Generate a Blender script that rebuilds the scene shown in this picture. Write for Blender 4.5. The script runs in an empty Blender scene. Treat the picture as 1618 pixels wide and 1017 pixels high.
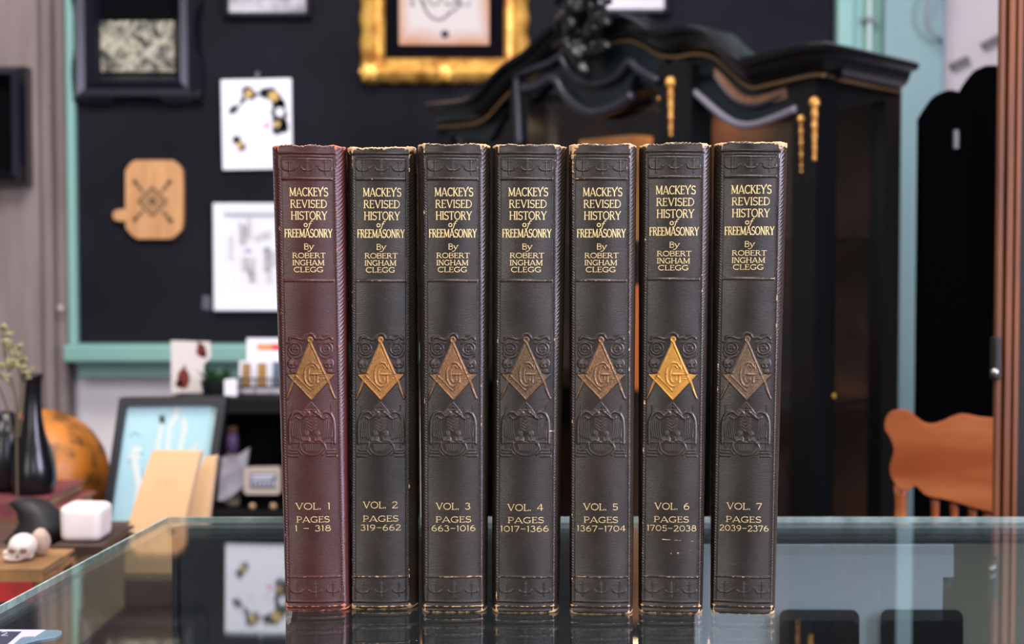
import bpy, bmesh, math, random
import numpy as np
from mathutils import Vector, noise as mnoise
random.seed(7); rng = np.random.default_rng(11)
SC = bpy.context.scene
COL = SC.collection
# ------------------------------------------------------------------ camera model (frame of 1618 x 1017)
FPX = 1618*50/36.0
HOR = 426.0
PITCH = math.atan((508.5-HOR)/FPX)
TOP = 1.0                                    # height of the glass counter top
CZ = TOP + 0.1906
cp, sp = math.cos(PITCH), math.sin(PITCH)
def ray(px, py):
    x = (px-809.0)/FPX; y = (508.5-py)/FPX
    return Vector((x, cp + y*sp, -sp + y*cp))
def P(px, py, D):
    r = ray(px, py); t = D/r.y
    return Vector((r.x*t, D, CZ + r.z*t))
def DZ(px, py, z):                           # depth at which the ray meets height z
    r = ray(px, py); return (z-CZ)/r.z*r.y
def srgb(c):
    return tuple((v/255/12.92 if v/255 <= .04045 else ((v/255+.055)/1.055)**2.4) for v in c)
# ------------------------------------------------------------------ materials
def new_mat(name):
    m = bpy.data.materials.new(name); m.use_nodes = True
    nt = m.node_tree; b = nt.nodes['Principled BSDF']
    return m, nt, b
MC = {}
def mat(name, c, rough=.5, metal=0, c2=None, scale=20, stretch=(1,1,1), bump=0, bscale=200, spec=.5, detail=4, coat=0, lo=.35, hi=.65):
    if name in MC: return MC[name]
    m, nt, b = new_mat(name)
    b.inputs['Base Color'].default_value = (*srgb(c), 1)
    b.inputs['Roughness'].default_value = rough; b.inputs['Metallic'].default_value = metal
    b.inputs['Specular IOR Level'].default_value = spec
    b.inputs['Coat Weight'].default_value = coat; b.inputs['Coat Roughness'].default_value = .1
    tc = nt.nodes.new('ShaderNodeTexCoord'); mp = nt.nodes.new('ShaderNodeMapping')
    nt.links.new(tc.outputs['Object'], mp.inputs[0]); mp.inputs['Scale'].default_value = stretch
    if c2:
        n = nt.nodes.new('ShaderNodeTexNoise'); n.inputs['Scale'].default_value = scale; n.inputs['Detail'].default_value = detail
        nt.links.new(mp.outputs[0], n.inputs['Vector'])
        r = nt.nodes.new('ShaderNodeValToRGB')
        r.color_ramp.elements[0].position = lo; r.color_ramp.elements[1].position = hi
        r.color_ramp.elements[0].color = (*srgb(c), 1); r.color_ramp.elements[1].color = (*srgb(c2), 1)
        nt.links.new(n.outputs['Fac'], r.inputs[0]); nt.links.new(r.outputs[0], b.inputs['Base Color'])
    if bump:
        n2 = nt.nodes.new('ShaderNodeTexNoise'); n2.inputs['Scale'].default_value = bscale; n2.inputs['Detail'].default_value = 3
        nt.links.new(mp.outputs[0], n2.inputs['Vector'])
        bp = nt.nodes.new('ShaderNodeBump'); bp.inputs['Strength'].default_value = bump; bp.inputs['Distance'].default_value = .001
        nt.links.new(n2.outputs['Fac'], bp.inputs['Height']); nt.links.new(bp.outputs[0], b.inputs['Normal'])
    MC[name] = m
    return m
def glass_mat(name, tint, ior=1.5, dust=False):
    # clear pane: Fresnel mirror over straight transmission, same from both sides
    m = bpy.data.materials.new(name); m.use_nodes = True; nt = m.node_tree; nt.nodes.clear()
    out = nt.nodes.new('ShaderNodeOutputMaterial'); mx = nt.nodes.new('ShaderNodeMixShader')
    tr = nt.nodes.new('ShaderNodeBsdfTransparent'); gl = nt.nodes.new('ShaderNodeBsdfGlossy')
    gl.inputs['Roughness'].default_value = 0.0; gl.inputs['Color'].default_value = (.97,.99,1,1)
    tr.inputs['Color'].default_value = (*tint, 1)
    fr = nt.nodes.new('ShaderNodeFresnel'); ge = nt.nodes.new('ShaderNodeNewGeometry'); ma = nt.nodes.new('ShaderNodeMapRange')
    ma.inputs['To Min'].default_value = ior; ma.inputs['To Max'].default_value = 1/ior
    nt.links.new(ge.outputs['Backfacing'], ma.inputs['Value']); nt.links.new(ma.outputs[0], fr.inputs['IOR'])
    nt.links.new(fr.outputs[0], mx.inputs[0]); nt.links.new(tr.outputs[0], mx.inputs[1]); nt.links.new(gl.outputs[0], mx.inputs[2])
    last = mx
    if dust:
        tc = nt.nodes.new('ShaderNodeTexCoord')
        vo = nt.nodes.new('ShaderNodeTexVoronoi'); vo.inputs['Scale'].default_value = 75; vo.inputs['Randomness'].default_value = 1
        nt.links.new(tc.outputs['Object'], vo.inputs['Vector'])
        lt = nt.nodes.new('ShaderNodeMath'); lt.operation = 'LESS_THAN'; lt.inputs[1].default_value = .035
        nt.links.new(vo.outputs['Distance'], lt.inputs[0])
        sx = nt.nodes.new('ShaderNodeSeparateColor'); nt.links.new(vo.outputs['Color'], sx.inputs[0])
        g2 = nt.nodes.new('ShaderNodeMath'); g2.operation = 'GREATER_THAN'; g2.inputs[1].default_value = .8
        nt.links.new(sx.outputs[0], g2.inputs[0])
        mu = nt.nodes.new('ShaderNodeMath'); mu.operation = 'MULTIPLY'
        nt.links.new(lt.outputs[0], mu.inputs[0]); nt.links.new(g2.outputs[0], mu.inputs[1])
        m3 = nt.nodes.new('ShaderNodeMath'); m3.operation = 'MULTIPLY_ADD'; m3.inputs[1].default_value = .55; m3.inputs[2].default_value = .003
        nt.links.new(mu.outputs[0], m3.inputs[0])
        df = nt.nodes.new('ShaderNodeBsdfDiffuse'); df.inputs['Color'].default_value = (.75,.8,.82,1)
        m2 = nt.nodes.new('ShaderNodeMixShader')
        nt.links.new(m3.outputs[0], m2.inputs[0]); nt.links.new(mx.outputs[0], m2.inputs[1]); nt.links.new(df.outputs[0], m2.inputs[2])
        last = m2
    nt.links.new(last.outputs[0], out.inputs['Surface'])
    return m
# ------------------------------------------------------------------ objects
ORG = {}
def tag(o, label=None, cat=None, group=None, kind=None):
    if label: o['label'] = label
    if cat: o['category'] = cat
    if group: o['group'] = group
    if kind: o['kind'] = kind
def thing(name, loc, label, cat, group=None):
    o = bpy.data.objects.new(name, None); COL.objects.link(o); o.location = loc; o.empty_display_size = .02
    ORG[o.name] = Vector(loc); tag(o, label, cat, group); return o
def mk(name, V, F, m, parent=None, smooth=False, loc=None, label=None, cat=None, group=None, kind=None, sharp=None):
    """one mesh object from world coordinates"""
    if parent is not None: org = ORG[parent.name]
    else: org = Vector(loc) if loc is not None else Vector(np.array([tuple(v) for v in V]).min(axis=0)*.5+np.array([tuple(v) for v in V]).max(axis=0)*.5)
    me = bpy.data.meshes.new(name)
    me.from_pydata([tuple(Vector(v)-org) for v in V], [], F); me.materials.append(m)
    me.update()
    bm = bmesh.new(); bm.from_mesh(me); bmesh.ops.recalc_face_normals(bm, faces=bm.faces); bm.to_mesh(me); bm.free()
    if smooth:
        me.polygons.foreach_set('use_smooth', [True]*len(me.polygons))
        if sharp:
            me.set_sharp_from_angle(angle=math.radians(sharp))
    o = bpy.data.objects.new(name, me); COL.objects.link(o)
    if parent is not None:
        o.parent = parent
    else: o.location = org
    ORG[o.name] = org
    tag(o, label, cat, group, kind)
    return o
class G:                                       # geometry collector
    def __init__(s): s.V = []; s.F = []
    def add(s, V, F):
        n = len(s.V); s.V += [Vector(v) for v in V]; s.F += [tuple(i+n for i in f) for f in F]; return s
    def box(s, x0, x1, y0, y1, z0, z1, bev=0):
        if bev <= 0:
            V = [(x,y,z) for x in (x0,x1) for y in (y0,y1) for z in (z0,z1)]
            s.add(V, [(0,1,3,2),(4,6,7,5),(0,4,5,1),(2,3,7,6),(0,2,6,4),(1,5,7,3)])
        else:
            bm = bmesh.new(); bmesh.ops.create_cube(bm, size=1)
            for v in bm.verts:
                v.co = Vector(((x0+x1)/2+v.co.x*(x1-x0), (y0+y1)/2+v.co.y*(y1-y0), (z0+z1)/2+v.co.z*(z1-z0)))
            bmesh.ops.bevel(bm, geom=list(bm.edges), offset=bev, segments=2, affect='EDGES', profile=.5)
            bm.verts.index_update()
            s.add([v.co.copy() for v in bm.verts], [tuple(v.index for v in f.verts) for f in bm.faces]); bm.free()
        return s
    def prism(s, pts, off):                    # polygon (3D points) extruded by a vector
        n = len(pts); off = Vector(off)
        V = [Vector(p) for p in pts] + [Vector(p)+off for p in pts]
        F = [tuple(range(n)), tuple(range(2*n-1, n-1, -1))] + [(i, (i+1)%n, n+(i+1)%n, n+i) for i in range(n)]
        return s.add(V, F)
    def strip(s, up, lo, off):                 # band between two polylines, extruded
        n = len(up); off = Vector(off)
        V = list(up)+list(lo)+[Vector(p)+off for p in up]+[Vector(p)+off for p in lo]
        F = []
        for i in range(n-1):
            F += [(i,i+1,n+i+1,n+i), (2*n+i,3*n+i,3*n+i+1,2*n+i+1), (i,2*n+i,2*n+i+1,i+1), (n+i,n+i+1,3*n+i+1,3*n+i)]
        F += [(0,n,3*n,2*n), (n-1,3*n-1,4*n-1,2*n-1)]
        return s.add(V, F)
    def lathe(s, c, prof, n=32, ax=(0,0,1), squash=None):   # prof: (r, h)
        c = Vector(c); ax = Vector(ax).normalized(); a = ax.orthogonal().normalized(); b = ax.cross(a)
        V = []; F = []
        for r, h in prof:
            for k in range(n):
                t = 2*math.pi*k/n; V.append(c + ax*h + (a*math.cos(t)+b*math.sin(t))*max(r, 1e-5))
        m = len(prof)
        for j in range(m-1):
            for k in range(n): F.append((j*n+k, j*n+(k+1)%n, (j+1)*n+(k+1)%n, (j+1)*n+k))
        F += [tuple(range(n)), tuple(range((m-1)*n, m*n))]
        return s.add(V, F)
    def tube(s, pts, r, n=10):
        pts = [Vector(p) for p in pts]; rs = r if hasattr(r, '__len__') else [r]*len(pts)
        V = []; F = []; prev = None
        for i, p in enumerate(pts):
            d = (pts[min(i+1, len(pts)-1)]-pts[max(i-1, 0)]).normalized()
            a = d.orthogonal().normalized() if prev is None else (prev - d*prev.dot(d)).normalized()
            prev = a; b = d.cross(a)
            for k in range(n):
                t = 2*math.pi*k/n; V.append(p+(a*math.cos(t)+b*math.sin(t))*rs[i])
        for j in range(len(pts)-1):
            for k in range(n): F.append((j*n+k, j*n+(k+1)%n, (j+1)*n+(k+1)%n, (j+1)*n+k))
        F += [tuple(range(n)), tuple(range((len(pts)-1)*n, len(pts)*n))]
        return s.add(V, F)
    def ball(s, c, r, sc=(1,1,1), nu=20, nv=12, fn=None):
        V = []; F = []; c = Vector(c)
        for j in range(nv+1):
            ph = math.pi*j/nv
            for k in range(nu):
                t = 2*math.pi*k/nu
                d = Vector((math.sin(ph)*math.cos(t), math.sin(ph)*math.sin(t), math.cos(ph)))
                q = 1 if fn is None else fn(d)
                V.append(c + Vector((d.x*sc[0], d.y*sc[1], d.z*sc[2]))*r*q)
        for j in range(nv):
            for k in range(nu): F.append((j*nu+k, j*nu+(k+1)%nu, (j+1)*nu+(k+1)%nu, (j+1)*nu+k))
        return s.add(V, F)
    def build(s, name, m, parent=None, **k): return mk(name, s.V, s.F, m, parent, **k)
def crm(pts, n=8):                             # smooth curve through points
    pts = [Vector(p) for p in pts]; out = []
    for i in range(len(pts)-1):
        p0 = pts[max(i-1,0)]; p1 = pts[i]; p2 = pts[i+1]; p3 = pts[min(i+2, len(pts)-1)]
        for k in range(n):
            t = k/n
            out.append(.5*((2*p1)+(p2-p0)*t+(2*p0-5*p1+4*p2-p3)*t*t+(3*p1-p0-3*p2+p3)*t**3))
    out.append(pts[-1]); return out
def sweep(g, path, prof, up=Vector((0,0,1)), side=None, closed=False):
    """profile (out, up) swept along path; out = horizontal normal of the path"""
    n = len(path); m = len(prof); V = []; F = []
    for i, p in enumerate(path):
        d = path[min(i+1, n-1)]-path[max(i-1, 0)]
        o = side[i] if side else Vector((d.y, -d.x, 0)).normalized()
        for a, b in prof: V.append(p + o*a + up*b)
    for i in range(n-1):
        for j in range(m): F.append((i*m+j, i*m+(j+1)%m, (i+1)*m+(j+1)%m, (i+1)*m+j))
    F += [tuple(range(m)), tuple(range((n-1)*m, n*m))]
    g.add(V, F); return g
# ------------------------------------------------------------------ stroke lettering
TK, TN, SF = .135, .085, .07
def arc(cx, cy, rx, ry, a0, a1, n=14):
    return [(cx+rx*math.cos(math.radians(a0+(a1-a0)*i/n)), cy+ry*math.sin(math.radians(a0+(a1-a0)*i/n))) for i in range(n+1)]
def sf(x, y, l=.11): return (SF, [(x-l, y), (x+l, y)])
h_ = SF/2
GL = {
 'A': (.74, [(TN,[(.06,0),(.36,1)]),(TK,[(.35,1),(.68,0)]),(TN*.8,[(.14,.28),(.58,.28)]),sf(.07,h_,.09),sf(.66,h_,.11)]),
 'B': (.58, [(TK,[(.1,0),(.1,1)]),(TN,[(.04,1-h_),(.3,1-h_)]+arc(.3,.77,.2,.2,90,-90)+[(.1,.55)]),(TN,[(.1,.55),(.3,.55)]+arc(.3,.29,.24,.26,90,-90)+[(.04,h_)])]),
 'C': (.68, [(TK*.9,arc(.38,.5,.32,.46,50,310,22)),(SF,[(.6,.98),(.6,.76)]),(SF,[(.62,.22),(.58,.12)])]),
 'D': (.68, [(TK,[(.12,0),(.12,1)]),(TN*1.1,[(.04,1-h_),(.28,1-h_)]+arc(.28,.5,.34,.46,90,-90,18)+[(.04,h_)])]),
 'E': (.54, [(TK,[(.12,0),(.12,1)]),(SF,[(.03,1-h_),(.47,1-h_)]),(SF,[(.12,.54),(.38,.54)]),(SF,[(.03,h_),(.5,h_)]),(SF,[(.46,1),(.44,.82)]),(SF,[(.38,.62),(.38,.46)]),(SF,[(.5,.02),(.46,.2)])]),
 'F': (.50, [(TK,[(.12,0),(.12,1)]),(SF,[(.03,1-h_),(.47,1-h_)]),(SF,[(.12,.54),(.36,.54)]),sf(.12,h_),(SF,[(.46,1),(.44,.82)]),(SF,[(.36,.62),(.36,.46)])]),
 'G': (.72, [(TK*.9,arc(.38,.5,.32,.46,50,300,22)),(SF,[(.6,.98),(.6,.76)]),(TK,[(.6,.42),(.6,.06)]),(SF,[(.44,.42),(.7,.42)])]),
 'H': (.72, [(TK,[(.13,0),(.13,1)]),(TK,[(.6,0),(.6,1)]),(SF,[(.13,.53),(.6,.53)]),sf(.13,h_),sf(.13,1-h_),sf(.6,h_),sf(.6,1-h_)]),
 'I': (.26, [(TK,[(.13,0),(.13,1)]),sf(.13,h_),sf(.13,1-h_)]),
 'K': (.66, [(TK,[(.12,0),(.12,1)]),(TN,[(.14,.42),(.55,1)]),(TK,[(.24,.56),(.6,0)]),sf(.12,h_),sf(.12,1-h_),sf(.54,1-h_,.09),sf(.6,h_,.09)]),
 'L': (.52, [(TK,[(.12,0),(.12,1)]),(SF,[(.03,h_),(.48,h_)]),sf(.12,1-h_),(SF,[(.48,.02),(.45,.24)])]),
 'M': (.86, [(TN,[(.12,0),(.14,1)]),(TK,[(.13,1),(.42,.1)]),(TN,[(.42,.08),(.72,1)]),(TK,[(.73,0),(.73,1)]),sf(.12,h_,.09),sf(.73,h_),sf(.1,1-h_,.08),sf(.76,1-h_,.08)]),
 'N': (.72, [(TN,[(.12,0),(.12,1)]),(TK,[(.12,1),(.6,.02)]),(TN,[(.6,0),(.6,1)]),sf(.12,h_,.09),sf(.08,1-h_,.09),sf(.6,1-h_,.1)]),
 'O': (.74, [(TK*.85,arc(.37,.5,.31,.46,0,360,28))]),
 'P': (.56, [(TK,[(.12,0),(.12,1)]),(TN,[(.04,1-h_),(.28,1-h_)]+arc(.28,.7,.22,.26,90,-90)+[(.12,.44)]),sf(.12,h_)]),
 'R': (.64, [(TK,[(.12,0),(.12,1)]),(TN,[(.04,1-h_),(.28,1-h_)]+arc(.28,.75,.2,.22,90,-90)+[(.12,.53)]),(TK,[(.3,.53),(.56,.02)]),sf(.12,h_),sf(.58,h_,.08)]),
 'S': (.54, [(TK*.85,arc(.27,.73,.19,.23,35,230,14)+arc(.27,.27,.21,.24,60,-145,16)),(SF,[(.45,.98),(.45,.8)]),(SF,[(.06,.02),(.06,.2)])]),
 'T': (.62, [(TK,[(.31,0),(.31,1)]),(SF,[(.03,1-h_),(.59,1-h_)]),sf(.31,h_),(SF,[(.04,1),(.06,.82)]),(SF,[(.58,1),(.56,.82)])]),
 'V': (.70, [(TK,[(.1,1),(.37,0)]),(TN,[(.36,.02),(.62,1)]),sf(.1,1-h_,.1),sf(.62,1-h_,.08)]),
 'Y': (.66, [(TK,[(.08,1),(.34,.45)]),(TN,[(.34,.45),(.6,1)]),(TK,[(.34,.48),(.34,0)]),sf(.08,1-h_,.09),sf(.6,1-h_,.08),sf(.34,h_)]),
 'X': (.66, [(TK,[(.1,1),(.56,0)]),(TN,[(.1,0),(.56,1)])]),
 'W': (.9, [(TK,[(.06,1),(.27,0)]),(TN,[(.27,0),(.45,.9)]),(TK,[(.45,.9),(.64,0)]),(TN,[(.64,0),(.84,1)])]),
 "'": (.10, [(TK*.8,[(.03,1.12),(-.02,.84)])]),
 '.': (.24, [(TK*1.2,[(.1,0),(.1,TK*1.2)])]),
 '-': (.62, [(TN,[(.08,.5),(.54,.5)])]),
 ' ': (.42, []),
 '1': (.32, [(TK,[(.17,0),(.17,1)]),(TN,[(.17,.98),(.06,.86)])]),
 '2': (.6, [(TK*.8,arc(.29,.72,.2,.24,165,-30,12)+[(.08,.05)]),(SF*1.3,[(.06,h_),(.54,h_)]),(SF,[(.53,.02),(.53,.2)])]),
 '3': (.58, [(TK*.8,arc(.27,.76,.18,.2,155,-80,12)),(TK*.8,arc(.27,.29,.22,.26,80,-155,14))]),
 '4': (.62, [(TK,[(.42,0),(.42,1)]),(TN,[(.42,.98),(.05,.32),(.6,.32)])]),
 '5': (.58, [(TN*1.2,[(.5,.95),(.16,.95),(.12,.52)]),(TK*.8,[(.12,.52)]+arc(.28,.32,.22,.27,120,-150,14))]),
 '6': (.62, [(TK*.8,arc(.31,.3,.22,.26,0,360,20)),(TK*.8,[(.09,.32),(.12,.6),(.24,.84),(.42,.96)])]),
 '7': (.58, [(SF*1.4,[(.05,.95),(.52,.95)]),(TK*.85,[(.5,.95),(.22,0)]),(SF,[(.06,1),(.06,.8)])]),
 '8': (.6, [(TK*.8,arc(.3,.75,.17,.2,0,360,18)),(TK*.8,arc(.3,.29,.22,.26,0,360,20))]),
 '9': (.62, [(TK*.8,arc(.31,.7,.22,.26,0,360,20)),(TK*.8,[(.53,.68),(.5,.4),(.38,.16),(.2,.04)])]),
 '0': (.66, [(TK*.8,arc(.33,.5,.25,.45,0,360,24))]),
 'o': (.62, [(.13,arc(.3,.32,.22,.26,0,360,20))]),
 'f': (.6, [(.11,[(-.25,-.3),(-.1,-.34),(.06,-.2),(.22,.35),(.36,.82),(.52,.98),(.66,.92)]),(.08,[(.05,.52),(.5,.56)])]),
 'y': (.62, [(.13,[(.1,.68),(.3,.1)]),(.09,[(.56,.7),(.34,.12),(.16,-.22),(-.02,-.34),(-.14,-.24)]),(.07,[(.0,.66),(.18,.68)]),(.07,[(.46,.7),(.66,.72)])]),
}
GL["l"] = (.26, [(TN*1.3,[(.13,0),(.13,1)])])
def ribbon(pts, w):
    pts = [Vector((p[0], p[1])) for p in pts]; n = len(pts); L = []; R = []
    closed = (pts[0]-pts[-1]).length < 1e-4
    for i in range(n):
        if closed: a = pts[(i-1) % (n-1)]; b = pts[(i+1) % (n-1)] if i < n-1 else pts[1]
        else: a = pts[max(i-1,0)]; b = pts[min(i+1,n-1)]
        if not closed and 0 < i < n-1:
            d1 = (pts[i]-a).normalized(); d2 = (b-pts[i]).normalized(); d = (d1+d2).normalized()
            k = 1/max(.5, d.dot(d1))
        else: d = (b-a).normalized(); k = 1
        nn = Vector((-d.y, d.x))*(w/2*k); L.append(pts[i]+nn); R.append(pts[i]-nn)
    return L, R
def text_width(s): return sum(GL[c][0] for c in s)
def text_quads(s, x0, x1, ybase, ytop, emb=1.0):
    """quads in picture units (x right, y down) filling x0..x1 between base line and cap line"""
    sx = (x1-x0)/text_width(s); sy = ytop-ybase; out = []; x = x0
    k = min(1.0, abs(sy)); 
    for c in s:
        w, st = GL[c]
        for tw, pts in st:
            # stroke widths measured in cap heights so that squeezed letters keep their weight
            q = [((px*sx), py*abs(sy)) for px, py in pts]
            L, R = ribbon(q, tw*abs(sy)*.84*emb)
            for i in range(len(L)-1):
                out.append([(x+v.x, ybase-v.y) for v in (L[i], L[i+1], R[i+1], R[i])])
        x += w*sx
    return out
# ================================================================== BOOKS
U = 1.0
# relief drawn once in the units of the photograph, u from the spine's centre line, v downwards
def seg_dist(Uc, Vc, pts):
    d = np.full(Uc.shape, 1e9)
    for (x0,y0),(x1,y1) in zip(pts[:-1], pts[1:]):
        dx, dy = x1-x0, y1-y0; L2 = dx*dx+dy*dy+1e-9
        t = np.clip(((Uc-x0)*dx+(Vc-y0)*dy)/L2, 0, 1)
        d = np.minimum(d, np.hypot(Uc-(x0+t*dx), Vc-(y0+t*dy)))
    return d
def ridge(Hm, Uc, Vc, pts, w, h, pad=6):
    xs = [p[0] for p in pts]; ys = [p[1] for p in pts]
    vr = np.where((Vc[:,0] > min(ys)-pad) & (Vc[:,0] < max(ys)+pad))[0]
    if len(vr) == 0: return
    a, b = vr[0], vr[-1]+1
    d = seg_dist(Uc[a:b], Vc[a:b], pts)
    Hm[a:b] += h*np.exp(-(d/w)**2)
def blob(Hm, Uc, Vc, cx, cy, rx, ry, h, flat=2.0):
    q = np.hypot((Uc-cx)/rx, (Vc-cy)/ry)
    Hm += h*np.sqrt(np.clip(1-q**flat, 0, 1))
def sm(pts, n=6): return [(p.x, p.y) for p in crm([Vector((a,b,0)) for a,b in pts], n)]
def relief(Uc, Vc, k=1.0):
    """height in mm; Uc, Vc in photo units relative to volume six"""
    H = np.zeros_like(Uc)
    inside = (np.abs(Uc) < 43).astype(float)
    # rope borders
    for s in (-1, 1):
        d = Uc - s*45
        H += .40*np.exp(-(d/1.5)**2)*(.5+.5*np.sin(2*np.pi*(Vc*1.0+Uc*1.0*s)/4.4))*((Vc > 262)&(Vc < 925))
        H -= .12*np.exp(-((Uc-s*42)/1.0)**2)*((Vc > 246)&(Vc < 950))
    # twisted hatch on the shoulders
    hat = np.clip((np.abs(Uc)-48)/3, 0, 1)*np.clip((760-Vc)/300, .15, 1)
    H += .16*hat*np.sin(2*np.pi*(Vc+1.2*np.abs(Uc)+1.5*np.sin(Vc/11))/6.5)
    wob = 1.0*np.sin(Uc/17)
    def hline(v, w, h, u=41): 
        nonlocal H
        H += h*np.exp(-((Vc-v-wob*.4)/w)**2)*(np.abs(Uc) < u)
    hline(238, 1.0, .22, 47); hline(241.4, .9, -.25, 47); hline(246, 1.0, -.22); hline(248.5, .9, .12)
    hline(279, 1.5, .34); hline(441, 1.4, .34); hline(911, 1.3, .36, 44)
    hline(950, 1.0, .2, 46); hline(953.5, .9, -.22, 48); hline(957.5, 1.1, .26, 50); hline(962, .9, -.18, 52)
    # recessed title field
    H -= .16*((Vc > 281)&(Vc < 439)&(np.abs(Uc) < 42))*np.clip((Vc-281)/1.2,0,1)*np.clip((439-Vc)/1.2,0,1)
    # anchors and swags, head and tail
    for base, hh in ((264, .3), (934, .16)):
        for ax in (-29, 1, 30):
            ridge(H, Uc, Vc, sm([(ax-10,base-2),(ax-7,base+1),(ax,base+1.8),(ax+7,base+1),(ax+10,base-2)]), 1.1, hh)
            ridge(H, Uc, Vc, [(ax,base-15),(ax,base+8)], 1.0, hh*.6)
            ridge(H, Uc, Vc, [(ax-4,base-11),(ax+4,base-11)], .8, hh*.35)
        for ax in (-14, 15):
            ridge(H, Uc, Vc, sm([(ax-6,base-3),(ax-2,base-2.5),(ax+1,base-5),(ax+5,base-5)]), .8, hh*.4)
    R = lambda p, w, h: ridge(H, Uc, Vc, p, w, h)
    # scroll above the compasses
    R(sm([(-34,536),(-30,532),(-22,533),(-15,535),(-9,534),(-5,528),(0,526),(5,528),(9,534),(15,533),(22,535),(30,531),(36,535)]), 1.3, .34)
    R(sm([(-34,532),(-28,530),(-22,530)]), 1.2, .2); R(sm([(22,529),(30,528),(36,532)]), 1.2, .2)
    for s in (-1, 1):
        cx = s*25.5
        R([(cx+10*math.cos(t/14*2*math.pi), 550+9.5*math.sin(t/14*2*math.pi)) for t in range(15)], 1.1, .3)
        R([(cx+5*math.cos(t/10*2*math.pi), 551+5*math.sin(t/10*2*math.pi)) for t in range(11)], 1.1, .22)
        R(sm([(cx-12,541),(cx,538.5),(cx+12,541)]), 1.1, .26); R([(cx-5,550),(cx+5,550)], 1, .2)
        R(sm([(cx-11,556),(cx-8,563),(cx,565),(cx+9,562),(cx+12,556)]), 1.0, .2)
        blob(H, Uc, Vc, s*29.5, 574, 8.5, 8.5, .42); blob(H, Uc, Vc, s*29.5, 585.5, 5, 3.4, .3)
        blob(H, Uc, Vc, s*29.5-3, 577, 2, 2, -.3); blob(H, Uc, Vc, s*29.5+3, 577, 2, 2, -.3)
        R([(s*29.5-8,590),(s*29.5+8,588)], 1.1, .18)
        # eagle wings and feathers
        R(sm([(s*14,656),(s*20,651),(s*28,652),(s*34,659),(s*36.5,672),(s*36.5,700)]), 1.7, .4)
        R(sm([(s*4,650),(s*9,653),(s*14,658),(s*19,661),(s*24,659)]), 1.5, .38)
        for q in range(5):
            R(sm([(s*(20+3.4*q),662+q*1.5),(s*(20+3.2*q),680),(s*(17+3.6*q),694-q)]), .9, .2)
        blob(H, Uc, Vc, s*8, 654, 8, 5, .3)
        # busts
        blob(H, Uc, Vc, s*8.5, 685, 4.2, 5.5, .34); R(sm([(s*5,690),(s*4,694),(s*7,697)]), 1, .2); blob(H, Uc, Vc, s*9.5, 694, 7.5, 4.5, .26)
        # plinth bars and columns
        for q, yy in enumerate((711, 715.5, 720.5)): R([(s*24, yy),(s*(36+q*1.5), yy)], 1.0, .3)
        R([(s*32, 640),(s*32, 708)], .8, .12)
        R(sm([(s*17,700),(s*21,704),(s*22,712),(s*17,718)]), 1.2, .26)
    blob(H, Uc, Vc, 0, 669, 9, 17, .22, 1.4)
    R([(-33,699),(33,699)], .9, .24)
    R(sm([(-20,699),(-18,710),(-10,717),(0,719),(10,717),(18,710),(20,699)]), 1.3, .24)
    R(sm([(-13,652),(-9,648),(-4,652)]), 1.1, .3); R(sm([(13,652),(9,648),(4,652)]), 1.1, .3)
    for q in range(4): R(sm([(-8+q,662+q*5),(0,666+q*5),(8-q,662+q*5)]), .8, .14)
    R(sm([(-16,697),(-8,695),(0,698),(8,695),(16,697)]), 1.2, .28)
    for q in range(-3, 4): R([(q*3.6,702),(q*3.0,712)], .8, .12)
    R([(0,636),(-10,647.5),(10,647.5),(0,636)], 1.0, .3); R([(-4,645),(0,640.5),(4,645)], .8, .2)
    # compasses, square, letter G
    R([(3.6*math.cos(t/12*2*math.pi), 536+3.6*math.sin(t/12*2*math.pi)) for t in range(13)], 1.0, .4)
    R([(0.5,541),(38,629)], 1.4, .28); R([(-.5,541),(-40,630)], 1.2, .3); R([(2,550),(30,612)], .8, -.2)
    R([(-37,592),(0,630.5),(37,592)], 1.1, .26); R([(-25,593),(0,617.5),(20,598)], 1.0, .34)
    for q in range(4):
        R([(-28+q*1.5,595+q*3),(-21+q,595+q*3)], .6, .15); R([(14,588+q*3.2),(23,588+q*3.2)], .7, .2)
    # outline of the G
    R(sm([(9,574),(12.5,572.5),(12.5,583)],3), .9, .3)
    R(sm([(11,580),(7,574),(1,572.5),(-5,576),(-9.5,584),(-10,596),(-7,605),(-1,610),(6,608.5),(10,603)]), 1.1, .46)
    R(sm([(7,581),(4,577.5),(0,578.5),(-3,585),(-3.5,596),(-1,603),(3,604),(5.5,600)]), .9, .34)
    R([(0,591),(15,591)], 1.2, .42); R([(10.5,592),(10.5,604)], 1.2, .38); R([(5.5,592),(5.5,600)], 1.0, .25)
    return H*k
EMB = [(531.5,-2,2),(533,-3.6,3.6),(536,-4.4,4.4),(539,-3.6,3.6),(541,-3,3),(545,-4,4.5),(590.5,-24.5,25.5),(591.6,-38,37.5),(592.5,-37.5,37),(631.5,-.6,.6)]
def emb_span(v):
    for (a,l0,r0),(b,l1,r1) in zip(EMB[:-1], EMB[1:]):
        if a <= v <= b:
            t = (v-a)/(b-a); return l0+(l1-l0)*t, r0+(r1-r0)*t
    return None
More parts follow.
